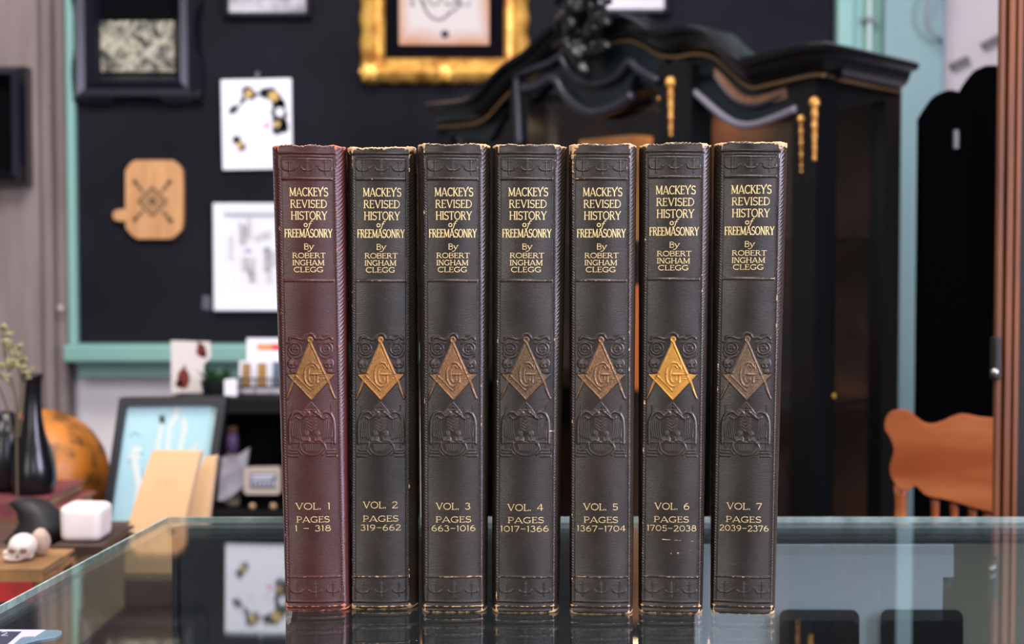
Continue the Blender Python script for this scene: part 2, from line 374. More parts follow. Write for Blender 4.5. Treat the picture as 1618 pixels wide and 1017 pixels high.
def leather(name, dark, light, tan, seed):
    m, nt, b = new_mat(name); N = nt.nodes; L = nt.links
    tc = N.new('ShaderNodeTexCoord')
    def noise(scale, stretch=(1,1,1), det=4):
        mp = N.new('ShaderNodeMapping'); mp.inputs['Scale'].default_value = stretch; mp.inputs['Location'].default_value = (seed*3.1, seed, 0)
        L.new(tc.outputs['Object'], mp.inputs[0]); n = N.new('ShaderNodeTexNoise'); n.inputs['Scale'].default_value = scale
        n.inputs['Detail'].default_value = det; L.new(mp.outputs[0], n.inputs['Vector']); return n.outputs['Fac']
    def ramp(src, a, ca, bb, cb):
        r = N.new('ShaderNodeValToRGB'); e = r.color_ramp.elements
        e[0].position = a; e[1].position = bb; e[0].color = (*ca,1); e[1].color = (*cb,1); L.new(src, r.inputs[0]); return r.outputs[0]
    base = ramp(noise(14, (1,1,2.2)), .3, srgb(dark), .72, srgb(light))
    ar = N.new('ShaderNodeAttribute'); ar.attribute_name = 'rub_highlight'
    mr = N.new('ShaderNodeMix'); mr.data_type = 'RGBA'; L.new(ar.outputs['Fac'], mr.inputs[0]); L.new(base, mr.inputs[6])
    mr.inputs[7].default_value = (*srgb([min(255, c*(1.3 if light[0]-light[2] > 30 else 1.65)+4) for c in light]), 1); base = mr.outputs[2]
    at = N.new('ShaderNodeAttribute'); at.attribute_name = 'wear'
    wn = noise(420, (1,1,1.6), 6)
    ad = N.new('ShaderNodeMath'); ad.operation = 'MULTIPLY_ADD'; L.new(at.outputs['Fac'], ad.inputs[0]); ad.inputs[1].default_value = .8; L.new(wn, ad.inputs[2])
    wr = ramp(ad.outputs[0], .93, (0,0,0), 1.0, (1,1,1))
    tanc = ramp(noise(300), .35, srgb(tan), .65, srgb([min(255, c*1.18) for c in tan]))
    mx = N.new('ShaderNodeMix'); mx.data_type = 'RGBA'; L.new(wr, mx.inputs[0]); L.new(base, mx.inputs[6]); L.new(tanc, mx.inputs[7])
    L.new(mx.outputs[2], b.inputs['Base Color'])
    rr = ramp(noise(60), .3, (.21,)*3, .7, (.31,)*3); m2 = N.new('ShaderNodeMix'); m2.data_type = 'RGBA'
    L.new(wr, m2.inputs[0]); L.new(rr, m2.inputs[6]); m2.inputs[7].default_value = (.85,.85,.85,1); L.new(m2.outputs[2], b.inputs['Roughness'])
    b.inputs['Specular IOR Level'].default_value = .5
    g1 = noise(2600, (.55,1,1.3), 2); g2 = noise(700, (.5,1,2.2), 3)
    a2 = N.new('ShaderNodeMath'); a2.operation = 'MULTIPLY_ADD'; L.new(g2, a2.inputs[0]); a2.inputs[1].default_value = .8; L.new(g1, a2.inputs[2])
    bp = N.new('ShaderNodeBump'); bp.inputs['Strength'].default_value = .5; bp.inputs['Distance'].default_value = .00017
    L.new(a2.outputs[0], bp.inputs['Height']); L.new(bp.outputs[0], b.inputs['Normal'])
    return m
def foil(name, bright, dull, amount, seed):
    m, nt, b = new_mat(name); N = nt.nodes; L = nt.links
    tc = N.new('ShaderNodeTexCoord'); n = N.new('ShaderNodeTexNoise'); n.inputs['Scale'].default_value = 900; n.inputs['Detail'].default_value = 5
    mp = N.new('ShaderNodeMapping'); mp.inputs['Location'].default_value = (seed, seed*2, 0)
    L.new(tc.outputs['Object'], mp.inputs[0]); L.new(mp.outputs[0], n.inputs['Vector'])
    r = N.new('ShaderNodeValToRGB'); e = r.color_ramp.elements; c = .68-.36*amount
    e[0].position = max(0, c-.14); e[1].position = min(1, c+.14); e[0].color = (*srgb(dull),1); e[1].color = (*srgb(bright),1)
    L.new(n.outputs['Fac'], r.inputs[0]); L.new(r.outputs[0], b.inputs['Base Color'])
    b.inputs['Metallic'].default_value = .35; b.inputs['Roughness'].default_value = .42
    bp = N.new('ShaderNodeBump'); bp.inputs['Strength'].default_value = .3; bp.inputs['Distance'].default_value = .0002
    L.new(n.outputs['Fac'], bp.inputs['Height']); L.new(bp.outputs[0], b.inputs['Normal'])
    return m
GOLD_TEXT = foil('gold_lettering', (255,226,158), (214,170,102), .9, 1)
PAGES = mat('aged_pages', (186,160,118), .9, c2=(150,124,86), scale=3, stretch=(700,2,2), lo=.3, hi=.7)
BOOKS = [
 # xt(300) xb(800) | edges top L,R | edges bottom L,R | ytop ybot | yaw | title dy, vol dy | numbers, span
 dict(xc=(485.5,495),   t=(428,545),  b=(450,554),  y=(228,966), yaw=-.075, dt=3,  dv=0,  s=.965, vol='VOL. 1', rng='1 - 318', rx=(465,523)),
 dict(xc=(601.5,601.5), t=(547,657),  b=(560,661),  y=(230,963), yaw=-.050, dt=3.5,dv=-2, s=.96, vol='VOL. 2', rng='319-662', rx=(569,634)),
 dict(xc=(715,716),     t=(659,775),  b=(666,770),  y=(226,968), yaw=-.020, dt=3,  dv=0,  s=.97, vol='VOL. 3', rng='663-1016', rx=(681,752)),
 dict(xc=(832.5,830),   t=(778,897),  b=(777,884),  y=(227,969), yaw=.005,  dt=3,  dv=2,  s=1.0, vol='VOL. 4', rng='1017-1366', rx=(790,868)),
 dict(xc=(950,949),     t=(899,1007), b=(900,1001), y=(226,971), yaw=.045,  dt=3,  dv=1,  s=.99, vol='VOL. 5', rng='1367-1704', rx=(911,989)),
 dict(xc=(1065.5,1061), t=(1010,1125),b=(1009,1111),y=(225,970), yaw=.086,  dt=0,  dv=0,  s=1.0, vol='VOL. 6', rng='1705-2038', rx=(1022,1101)),
 dict(xc=(1185,1176),   t=(1129,1245),b=(1123,1225),y=(223,971), yaw=.130,  dt=-1, dv=0,  s=1.0, vol='VOL. 7', rng='2039-2376', rx=(1137,1215)),
]
LEA = [((58,25,21),(74,37,32),(182,104,74))] + [((33,26,20),(48,39,31),(198,158,114))]*6
EMBC = [((150,104,50),(104,70,42),.72),((172,118,56),(116,80,44),.85),((150,106,64),(96,70,52),.6),((128,96,60),(78,64,50),.45),
        ((150,108,66),(94,72,54),.55),((202,144,58),(160,110,48),.95),((132,104,76),(92,76,62),.5)]
BL = ['maroon leather first volume, leftmost of the row, VOL. 1 on its spine',
      'dark brown second volume marked VOL. 2, with a tan frayed head edge',
      'dark brown third volume marked VOL. 3 with a dull brown emblem',
      'dark brown middle volume marked VOL. 4 with the faintest, nearly rubbed off emblem',
      'dark brown fifth volume marked VOL. 5 with worn tan left head corner',
      'dark brown sixth volume marked VOL. 6 with the brightest gold emblem and tan scuffs below',
      'dark brown seventh volume marked VOL. 7, rightmost of the row']
DR, DC = .72, .72
def build_book(bi, B):
    ytop, ybot = B['y']; Db = DZ(809, ybot, TOP)
    # the outline of the spine at photo row v
    def xc(v): return B['xc'][0]+(v-300)/500*(B['xc'][1]-B['xc'][0])
    def edges(v):
        t = (v-ytop)/(ybot-ytop); c = xc(v)
        return c-(B['t'][0]*(1-t)+B['b'][0]*t), (B['t'][1]*(1-t)+B['b'][1]*t)-c
    o0 = P(xc(ybot), ybot, Db); org = Vector((o0.x, Db, TOP))
    cyw, syw = math.cos(-B['yaw']), math.sin(-B['yaw'])
    def rot(x, y): return x*cyw-y*syw, x*syw+y*cyw
    pm = (P(810, ybot, Db).x-P(809, ybot, Db).x)       # metres per photo unit
    zt = P(809, ytop, Db).z-TOP
    def sx(c): return P(c[0], c[1], Db)
    # arrays
    nv = int((ybot-ytop)/DR); vv = np.linspace(ytop, ybot, nv)
    eL = np.array([edges(v)[0] for v in vv]); eR = np.array([edges(v)[1] for v in vv])
    ncol = 168
    q = np.linspace(0, 1, ncol)
    uL = np.maximum(eL, 47.0); uR = np.maximum(eR, 47.5)
    Uc = -uL[:,None] + q[None,:]*(uL+uR)[:,None]; Vc = np.repeat(vv[:,None], ncol, 1)
    # relief sampled with this book's own stamping offset
    Vs = Vc.copy(); dtt = B['dt']
    Vs = Vs - dtt*np.clip((600-Vs)/200, 0, 1)
    Vs = 226+(Vs-226)*1.0
    Hm = relief(Uc/B['s'], Vs, 1.2)
    # recess of the rounded spine (m)
    a = np.abs(Uc)
    rec = 1.9e-3*(np.clip(a/46, 0, 1))**2
    over = np.clip(a-45.5, 0, None); wid = np.where(Uc < 0, uL[:,None], uR[:,None])-45.5
    tt = np.clip(over/np.maximum(wid, 1), 0, 1)
    rec += (7.5e-3)*(1-np.sqrt(np.clip(1-tt**1.6, 0, 1)))+ .0012*tt
    fr = np.exp(-(Vc-ytop)/5.0)+np.exp(-(ybot-Vc)/5.0)
    X = np.zeros_like(Uc); Z = np.zeros_like(Uc)
    cx = np.array([xc(v) for v in vv])
    p0 = [P(809, v, Db) for v in vv]; sc = np.array([P(810, v, Db).x for v in vv])
    X = ((cx[:,None]+Uc-809)*sc[:,None]) - org.x
    Z = np.repeat(np.array([p.z for p in p0])[:,None], ncol, 1)-TOP
    # uneven, frayed head and tail
    e1 = np.array([mnoise.noise(Vector((u*.055, bi*7.3, 0)))*1.6+mnoise.noise(Vector((u*.32, bi*3.3, 5)))*.9 for u in Uc[0]])*.0005
    sag = (.0011 if bi == 1 else .0003)*np.cos(np.clip(Uc[0]/50,-1,1)*math.pi/2)
    Z += (e1-sag)[None,:]*np.exp(-(Vc-ytop)/8.0)
    crn = np.clip((np.abs(Uc)-40)/16, 0, 1)**2*.0009
    Z -= crn*np.exp(-(Vc-ytop)/4.0); Z += crn*1.2*np.exp(-(ybot-Vc)/4.0)
    Z = np.maximum(Z, 0)
    # rounded over at both ends
    capt = np.clip(1-(Vc-ytop)/5.0, 0, 1); capb = np.clip(1-(ybot-Vc)/4.5, 0, 1)
    rec += .0014*(1-np.sqrt(1-capt**2*.98))+.0012*(1-np.sqrt(1-capb**2*.98))
    # broad unevenness of old leather
    und = np.zeros_like(Uc)
    for k in range(6):
        a1, a2, a3 = rng.uniform(.006,.03), rng.uniform(.01,.06), rng.uniform(0, 6.28)
        und += .05*np.sin(Vc*a1*2+Uc*a2+a3)
    Y = rec - (Hm+und)*1e-3
    # wear mask
    edge = .66*np.exp(-((Vc-ytop)/3.6))+.78*np.exp(-((ybot-Vc)/3.2))
    cor = np.clip((a-36)/14, 0, 1)
    edge += cor*(.5*np.exp(-((Vc-ytop)/16))+.5*np.exp(-((ybot-Vc)/14)))
    if bi in (1,): edge += .36*np.exp(-((Vc-ytop)/14))
    if bi in (4,): edge += .45*(Uc < -36)*np.exp(-((Vc-ytop)/70))
    if bi in (6,): edge += .3*(Uc > 5)*np.exp(-((Vc-ytop)/16))
    edge += .56*np.exp(-((Vc-911-B['dv']*.3)/1.3)**2)*(a < 43) + (.5*np.exp(-((Vs-440.5)/1.1)**2)+.42*np.exp(-((Vs-279)/1.2)**2))*(a < 41)
    edge += .52*np.exp(-((Vs-957.5)/1.3)**2)*(a < 48) + .2*np.exp(-((Vs-245.5)/1.5)**2)*(a < 42)
    edge += .36*np.exp(-((a-45)/1.4)**2)
    for k in range(9):
        rx, ry = rng.uniform(-48,48), rng.uniform(ytop+10, ybot-10)
        if rng.random() < .6: rx = math.copysign(45, rx)
        edge += .5*np.exp(-(((Uc-rx)/rng.uniform(.8,1.6))**2+((Vc-ry)/rng.uniform(1.5,6))**2))
    if bi == 5:
        for rx, ry, w1, h1 in ((0,874,2.0,1.4),(11,873,3,2.2),(30,869,6,.8),(-13,852,5,1.0)):
            edge += .75*np.exp(-(((Uc-rx)/w1)**2+((Vc-ry)/h1)**2))
        edge += .6*np.exp(-((Vc-852-(Uc+13)*.06)/.6)**2)*((Uc > -14)&(Uc < 44))
    if bi == 3: edge += .7*np.exp(-(((Uc-41)/5)**2+((Vc-681)/1.5)**2))
    rub_highlight = np.clip((Hm-.10)/.35, 0, 1)*(.55+.45*np.sin(Vc*.9+Uc*.7)*np.sin(Vc*.13+bi))+.25*np.clip((a-46)/4,0,1)*(Uc>0)  # rubbed relief, with highlights and a lit right shoulder painted in
    # assemble spine: outer grid + inner return rows so that it has thickness
    org_key = org
    root = thing('book', org, BL[bi], 'book', 'seven volume book set on the glass counter')
    xr = X*cyw-Y*syw; yr = X*syw+Y*cyw
    lea = leather('leather_volume_%s' % 'abcdefg'[bi], *LEA[bi], seed=bi*1.7)
    nr = X.shape[0]
    verts = np.stack([xr, yr, Z], -1).reshape(-1, 3)
    # turned-in edges: one extra row at the head, one at the tail, one column each side
    def extra(Xe, Ye, Ze): return np.stack([Xe*cyw-Ye*syw, Xe*syw+Ye*cyw, Ze], -1)
    top = extra(X[0]*.985, Y[0]+.0026, Z[0]-.0004); bot = extra(X[-1]*.985, Y[-1]+.0026, Z[-1])
    lef = extra(X[:,0]+.0002, Y[:,0]+.004, Z[:,0]); rig = extra(X[:,-1]-.0002, Y[:,-1]+.004, Z[:,-1])
    allv = np.concatenate([verts, top, bot, lef, rig])
    i0 = np.arange((nr-1)*(ncol)).reshape(nr-1, ncol)[:, :-1].ravel()
    quads = np.stack([i0, i0+ncol, i0+ncol+1, i0+1], -1)
    b0 = nr*ncol; c = np.arange(ncol-1)
    qt = np.stack([c, c+1, b0+c+1, b0+c], -1); lr = (nr-1)*ncol
    qb = np.stack([lr+c, b0+ncol+c, b0+ncol+c+1, lr+c+1], -1)
    r = np.arange(nr-1); l0 = b0+2*ncol; r0 = l0+nr
    ql = np.stack([r*ncol, l0+r, l0+r+1, (r+1)*ncol], -1); qr = np.stack([r*ncol+ncol-1, (r+1)*ncol+ncol-1, r0+r+1, r0+r], -1)
    Q = np.concatenate([quads, qt, qb, ql, qr]).astype(np.int32)
    me = bpy.data.meshes.new('spine'); me.vertices.add(len(allv)); me.vertices.foreach_set('co', allv.astype(np.float32).ravel())
    me.loops.add(Q.size); me.loops.foreach_set('vertex_index', Q.ravel())
    me.polygons.add(len(Q)); me.polygons.foreach_set('loop_start', np.arange(0, Q.size, 4, dtype=np.int32))
    me.polygons.foreach_set('use_smooth', np.ones(len(Q), bool)); me.update(calc_edges=True); me.validate()
    w = np.concatenate([edge.ravel(), np.full(len(allv)-b0, .3)]).astype(np.float32)
    me.attributes.new('wear', 'FLOAT', 'POINT').data.foreach_set('value', w)
    me.attributes.new('rub_highlight', 'FLOAT', 'POINT').data.foreach_set('value', np.concatenate([np.clip(rub_highlight,0,1).ravel(), np.zeros(len(allv)-b0)]).astype(np.float32))
    me.materials.append(lea)
    so = bpy.data.objects.new('spine', me); COL.objects.link(so); so.parent = root; ORG[so.name] = org
    # boards
    hi = zt-.0012; dep = .168
    def W(x, y, z): a_, b_ = rot(x, y); return Vector((org.x+a_, org.y+b_, TOP+z))
    xl_t, xr_t = X[0,0], X[0,-1]; xl_b, xr_b = X[-1,0], X[-1,-1]
    for sname, (ct, cb), s in (('front_board', (xr_t, xr_b), 1), ('back_board', (xl_t, xl_b), -1)):
        prof = [(-.0012*1, .0085), (-.0030, .0125), (-.0016, .0165), (-.0012, .030), (-.0012, dep), (-.0042, dep), (-.0042, .0085)]
        nz = 40; V = []; F = []
        for k in range(nz+1):
            z = hi*k/nz; t = k/nz; e = cb*(1-t)+ct*t
            for (dx, yy) in prof:
                rr = .0 if 0 < k < nz else .0005*s
                V.append(W(e+s*dx*1.0-rr, yy, z))
        m_ = len(prof)
        for k in range(nz):
            for j in range(m_): F.append((k*m_+j, k*m_+(j+1)%m_, (k+1)*m_+(j+1)%m_, (k+1)*m_+j))
        F += [tuple(range(m_)), tuple(range(nz*m_, (nz+1)*m_))]
        mk(sname, V, F, lea, root, smooth=True, sharp=35)
    # page block, set in from the boards
    g = G(); x0, x1 = min(xl_t, xl_b)+.0058, max(xr_t, xr_b)-.0058
    x0, x1 = max(xl_t, xl_b)+.0045, min(xr_t, xr_b)-.0045
    g.prism([W(x0,.006,.003), W(x1,.006,.003), W(x1,dep-.004,.003), W(x0,dep-.004,.003)], (0,0,zt-.007))
    g.build('page_block', PAGES, root)
    # lettering & emblem laid on the surface
    from bisect import bisect
    def base_y(u, v):
        i = min(max(int(round((v-ytop)/(ybot-ytop)*(nr-1))), 0), nr-1)
        qq = (u+uL[i])/(uL[i]+uR[i])*(ncol-1); j = int(min(max(qq, 0), ncol-2)); f = qq-j
        return Y[i,j]*(1-f)+Y[i,j+1]*f
    def S(u, v, off):
        p = P(xc(v)+u, v, Db); x = p.x-org.x; y = base_y(u, v)-off
        return W(x, y, p.z-TOP)
    def lay(name, quads, m, off=.00012):
        V = []; F = []
        for qd in quads:
            n = len(V); V += [S(x, y, off) for x, y in qd]; F.append((n, n+1, n+2, n+3))
        mk(name, V, F, m, root)
    s = B['s']; dt = B['dt']; dv = B['dv']; T = []
    def line(txt, x0, x1, yt, yb, c=1064.7, d=dt, emb=1.0): return text_quads(txt, (x0-c)*s, (x1-c)*s, yb+d, yt+d, emb)
    T += line("MACKEY'S", 1035.2, 1098.5, 293.2, 306.8)
    T += line('REVISED', 1036.3, 1096.3, 312.5, 325.2)
    T += line('HISTORY', 1037, 1096.3, 330.6, 344)
    T += line('of', 1057.5, 1072, 345.5, 355.5, emb=1.15)
    T += line('FREEMASONRY', 1026, 1104, 358.6, 372)
    T += line('By', 1057.5, 1073.8, 381.8, 391, emb=1.1)
    T += line('ROBERT', 1038, 1092.8, 396.3, 404.5, emb=1.18)
    T += line('INGHAM', 1038, 1090.5, 407.6, 416, emb=1.18)
    T += line('CLEGG', 1040, 1088.5, 418.6, 426.8, emb=1.18)
    lay('title_lettering', T, GOLD_TEXT)
    c = xc(815); T = []
    vx = {0: (466.5,523), 1: (573,629), 2: (688,744), 3: (801,859), 4: (921,977), 5: (1033.5,1090), 6: (1147.5,1204)}[bi]
    pxs = {0: (468,521), 1: (573,630), 2: (688,745), 3: (802,860), 4: (922,977), 5: (1033,1089), 6: (1147,1203)}[bi]
    T += text_quads(B['vol'], vx[0]-c, vx[1]-c, 804.8+dv, 794.2+dv, .92)
    T += text_quads('PAGES', pxs[0]-c, pxs[1]-c, 825+dv*.6, 815.6+dv*.6, .95)
    T += text_quads(B['rng'], B['rx'][0]-c, B['rx'][1]-c, 839+dv*.5, 829.6+dv*.5, .95)
    lay('volume_lettering', T, GOLD_TEXT)
    # gilded compasses and square
    vs = list(np.arange(531.5, 631.6, .7)); nn = 70; V = []; F = []
    rows = []
    for v in vs:
        sp_ = emb_span(min(v, 631.5)) or (-.5, .5)
        rows.append([S((sp_[0]+(sp_[1]-sp_[0])*k/(nn-1))*s, v, .00009) for k in range(nn)])
    for rr in rows: V += rr
    for j in range(len(vs)-1):
        for k in range(nn-1): F.append((j*nn+k, j*nn+k+1, (j+1)*nn+k+1, (j+1)*nn+k))
    for x0_, x1_ in ((27.5, 38.5), (-27.5, -40.5)):
        n = 24; b_ = len(V)
        for k in range(n+1):
            t = k/n; u = x0_+(x1_-x0_)*t; v = 600+30*t; wd = 1.9*(1-t)+.5
            for d in (-1, 0, 1): V.append(S((u+d*wd)*s, v, .00009))
        for k in range(n):
            for d in (0, 1): F.append((b_+k*3+d, b_+k*3+d+1, b_+k*3+d+4, b_+k*3+d+3))
    mk('gilded_emblem', V, F, foil('emblem_foil_%s' % 'abcdefg'[bi], *EMBC[bi][:2], EMBC[bi][2], bi), root, smooth=True)
    return root
for bi, B in enumerate(BOOKS): build_book(bi, B)

# ================================================================== GLASS COUNTER
GLASS = glass_mat('counter_glass', (.93,.97,.96), 1.52, dust=True)
PANE = glass_mat('clear_pane', (.95,.97,.97), 1.45)
GEDGE = mat('green_glass_edge', (196,212,206), .4, c2=(150,172,164), scale=90)
YF = DZ(809, 817, TOP)                         # far edge of the glass
xl_far = P(265, 815, YF).x; dn = .42; xl_near = xl_far - (YF-dn)*.085
XR = .95
case = thing('display_case', (.35, .75, 0), 'long glass-topped shop display case carrying the row of volumes', 'display case')
pts = [(xl_near, dn), (XR, dn), (XR, YF), (xl_far, YF)]
g = G(); tk = .0042
n = 4; V = [Vector((x, y, TOP)) for x, y in pts]+[Vector((x, y, TOP-tk)) for x, y in pts]
top = mk('glass_top', V, [(0,1,2,3), (7,6,5,4)], GLASS, case)
V2 = []
g = G()
def edge_slab(a, b, w=.0016):
    a = Vector((*a, 0)); b = Vector((*b, 0)); d = (b-a).normalized(); nrm = Vector((d.y, -d.x, 0))*w
    g.prism([a+Vector((0,0,TOP)), b+Vector((0,0,TOP)), b+nrm+Vector((0,0,TOP)), a+nrm+Vector((0,0,TOP))], (0,0,-tk))
edge_slab(pts[1], pts[2], .0016); edge_slab(pts[2], pts[3], .0016); edge_slab(pts[3], pts[0], .0016)
g.build('glass_edge', GEDGE, top)
BLK = mat('black_lacquer', (20,20,24), .3)
DKP = mat('dark_case_panel', (34,40,42), .5, c2=(26,30,32), scale=8)
# case body: back panel, deck, plinth, side pane, posts
zi = TOP-tk-.0002
def off(p, ix, iy): return (p[0]+ix, p[1]+iy)
g = G(); g.box(xl_far+.012, XR-.01, YF-.022, YF-.010, .12, zi, 0); g.build('back_panel', DKP, case)
g = G(); g.prism([Vector((xl_far+.014, YF-.024, .0)), Vector((XR-.012, YF-.024, 0)), Vector((XR-.012, dn+.02, 0)), Vector((xl_near+.02, dn+.02, 0))], (0,0,.12))
g.build('plinth', BLK, case)
g = G(); nrm = .004
g.prism([Vector((xl_far+.006, YF-.012, .12)), Vector((xl_far+.010, YF-.012, .12)), Vector((xl_near+.012, dn+.02, .12)), Vector((xl_near+.008, dn+.02, .12))], (0,0,zi-.12-.0005))
g.build('side_pane', PANE, case)
g = G(); g.box(XR-.014, XR-.010, dn+.02, YF-.02, .12, zi); g.build('side_pane', PANE, case)
g = G(); g.box(xl_near+.02, XR-.01, dn+.01, dn+.014, .12, zi); g.build('front_pane', PANE, case)
for (x, y) in ((xl_far+.012, YF-.018), (XR-.014, YF-.018), (xl_near+.016, dn+.014), (XR-.014, dn+.014)):
    g = G(); g.box(x-.004, x+.004, y-.004, y+.004, .12, zi, .001); g.build('corner_post', DKP, case)
# things stood upright against the case's back panel
def on_z(px, py, z): D = DZ(px, py, z); return P(px, py, D)
YC = YF-.030
GREY = mat('grey_display_board', (190,198,204), .6, c2=(176,184,190), scale=5)
VEL = mat('opening_black', (8,9,11), .95, spec=.1)
def Kp(px, py, d=0): return P(px, py, YC-d)
def arch_hole(x0, x1, yt, r):
    p = [(x0, 1140), (x0, yt+r)]
    for k in range(1, 7): a_ = math.radians(180-15*k); p.append((x0+r+r*math.cos(a_), yt+r-r*math.sin(a_)))
    for k in range(1, 7): a_ = math.radians(90-15*k); p.append((x1-r+r*math.cos(a_), yt+r-r*math.sin(a_)))
    return p+[(x1, 1140)]
zk0 = P(1300, 1150, YC).z
zd = zk0-.0005
g = G(); g.prism([Vector((xl_far+.016, YF-.024, zd)), Vector((XR-.012, YF-.024, zd)), Vector((XR-.012, dn+.02, zd)), Vector((xl_near+.022, dn+.02, zd))], (0,0,-.012))
g.build('deck', mat('olive_grey_felt', (96,98,88), .9, c2=(82,82,74), scale=6, bump=.3), case)
g = G(); g.prism([Kp(*p) for p in ((1098,1150),(1098,861),(1507,861),(1507,911),(1490,912),(1486,1150))], (0,.004,0))
mk('display_board', g.V, g.F, GREY, label='pale grey board standing upright inside the glass case, right of the volumes', cat='board')
for x0_, x1_, lb in ((1233,1358,'black round-cornered plate standing in for a dark opening of the pale board, nearer the volumes'),(1393,1522,'black round-cornered plate standing in for a dark opening at the edge of the pale board, farther from the volumes')):
    p_ = arch_hole(x0_, x1_, 964, 12); p_[0] = (x0_,1150); p_[-1] = (x1_,1150)
    g = G(); g.prism([Kp(a_, b_, .008) for a_, b_ in p_], (0,.003,0)); o = mk('opening_plate', g.V, g.F, VEL, label=lb, cat='plate', group='black plates standing in for dark openings inside the glass case')  # black plates added to give the dark of openings in the board
g = G(); g.box(Kp(1470,1000).x, Kp(1760,1000).x, YC+.0045, YC+.0056, zk0, Kp(1512,861).z)
mk('card_panel', g.V, g.F, mat('olive_card', (122,120,104), .8, c2=(108,106,92), scale=6), label='olive-grey card standing at the right of the pale display board inside the case', cat='card')

# small card lying on the glass, bottom left
def onT(px, py, h=0): return on_z(px, py, TOP+h)
card = thing('loyalty_card', onT(40, 1030), 'grey-blue printed card with rounded corners lying flat on the glass', 'card')
def flat(name, pp, m, h0, h1, parent):
    g = G(); g.prism([onT(x, y, 0)+Vector((0,0,h0)) for x, y in pp], (0,0,h1-h0)); return g.build(name, m, parent)
CB = mat('card_blue_grey', (104,132,142), .45); CN = mat('card_navy', (46,48,70), .5); CW = mat('card_white', (200,200,214), .5)
flat('card_base', [(-60,996.5),(92,998),(98,1000),(97,1003),(88,1007.5),(60,1012),(30,1020),(-5,1040),(-90,1040)], CB, .0001, .0011, card)
flat('white_border', [(-60,997.5),(72,998.2),(55,1009),(46,1008.5),(35,1009.5),(22,1020),(5,1036),(-80,1036)], CW, .0011, .0013, card)
flat('printed_panel', [(-60,1001),(34,1001.5),(16,1018),(0,1030),(-80,1030)], CN, .0013, .0015, card)
g = G()
for qd in text_quads('S 2', -22, 14, 1008.5, 1002): g.prism([onT(x, y)+Vector((0,0,.0015)) for x, y in qd], (0,0,.0001))
g.build('card_figure', CW, card)

# ================================================================== ROOM
DW = 3.10
def xz(px, py, D): p = P(px, py, D); return p.x, p.z
FLOORM = mat('worn_floorboards', (108,84,62), .6, c2=(78,60,46), scale=6, stretch=(1,12,1))
WHITE = mat('white_wall_paint', (244,239,243), .8, c2=(236,231,235), scale=3)
TEAL = mat('teal_paint', (134,178,168), .5, c2=(122,168,158), scale=5, stretch=(1,1,.3))
TEAL2 = mat('pale_teal_paint', (130,160,160), .6, c2=(118,150,150), scale=5, stretch=(1,1,.3))
g = G(); g.box(-2.2, 2.2, -2.5, 3.3, -.05, 0); g.build('floor', FLOORM, kind='structure')
g = G(); g.box(-2.2, 2.2, -2.5, 3.3, 3.0, 3.05); g.build('ceiling', WHITE, kind='structure')
g = G(); g.box(-2.2, 2.2, DW+.04, DW+.14, 0, 3.0); g.build('wall_back', WHITE, kind='structure')
g = G(); g.box(-2.3, -2.2, -2.5, 3.3, 0, 3.0); g.build('wall_left', mat('grey_wall', (120,112,108), .8), kind='structure')
g = G(); g.box(2.2, 2.3, -2.5, 3.3, 0, 3.0); g.build('wall_right', mat('dark_panelled_wall', (58,50,45), .8), kind='structure')
# pin board
bx0, bz0 = xz(112, 548, DW); bx1, _ = xz(1322, 548, DW)
BOARD = mat('charcoal_board', (29,29,36), .9, c2=(22,22,28), scale=4, bump=.5, bscale=400, spec=.15)
g = G(); g.box(bx0, bx1, DW, DW+.038, bz0, 2.6); g.build('pin_board', BOARD, label='huge charcoal pin board with pictures hung on it across the back wall', cat='board')
xa_, _ = xz(105, 300, DW-.02); xb_, _ = xz(119, 300, DW-.02)
g = G(); g.box(xa_, xb_, DW-.02, DW+.038, bz0, 2.6, .004); g.build('trim_4', TEAL, kind='structure')
lx0, lz1 = xz(96, 545, DW-.1); _, lz0 = xz(96, 573, DW-.1); lx1, _ = xz(900, 545, DW-.1)
g = G(); g.box(lx0, lx1, DW-.09, DW+.038, lz0, lz1, .006); g.build('trim_5', TEAL, kind='structure')
_, az0 = xz(105, 597, DW-.03)
g = G(); g.box(lx0+.012, lx1, DW-.025, DW+.038, az0, lz0, .004); g.build('trim_6', TEAL, kind='structure')
# weathered post at the left
PW = mat('weathered_casing', (158,144,142), .75, c2=(112,98,94), scale=5, stretch=(2.2,1,.22), bump=.4, bscale=60)
x0, _ = xz(-120, 300, 3.04); x1, _ = xz(62, 300, 3.04); x2, _ = xz(107, 300, DW-.012)
g = G(); g.box(x0, x1, 3.040, DW+.03, 0, 3.0, .004); g.box(x1, x2-.022, 3.05, DW+.03, 0, 3.0, .006); g.box(x2-.022, x2, 3.068, DW+.03, 0, 3.0, .006)
g.build('trim_1', PW, kind='structure')
# knob on the post
kp = P(95, 487, 3.045); g = G(); g.lathe(kp+Vector((0,.012,0)), [(.002,0),(.004,.004),(.007,.008),(.007,.012),(.004,.015),(.0001,.016)], 16, (0,-1,0))
g.build('hook_knob', mat('pale_knob', (190,176,170), .4), smooth=True, label='small round pale knob screwed to the weathered post', cat='knob')
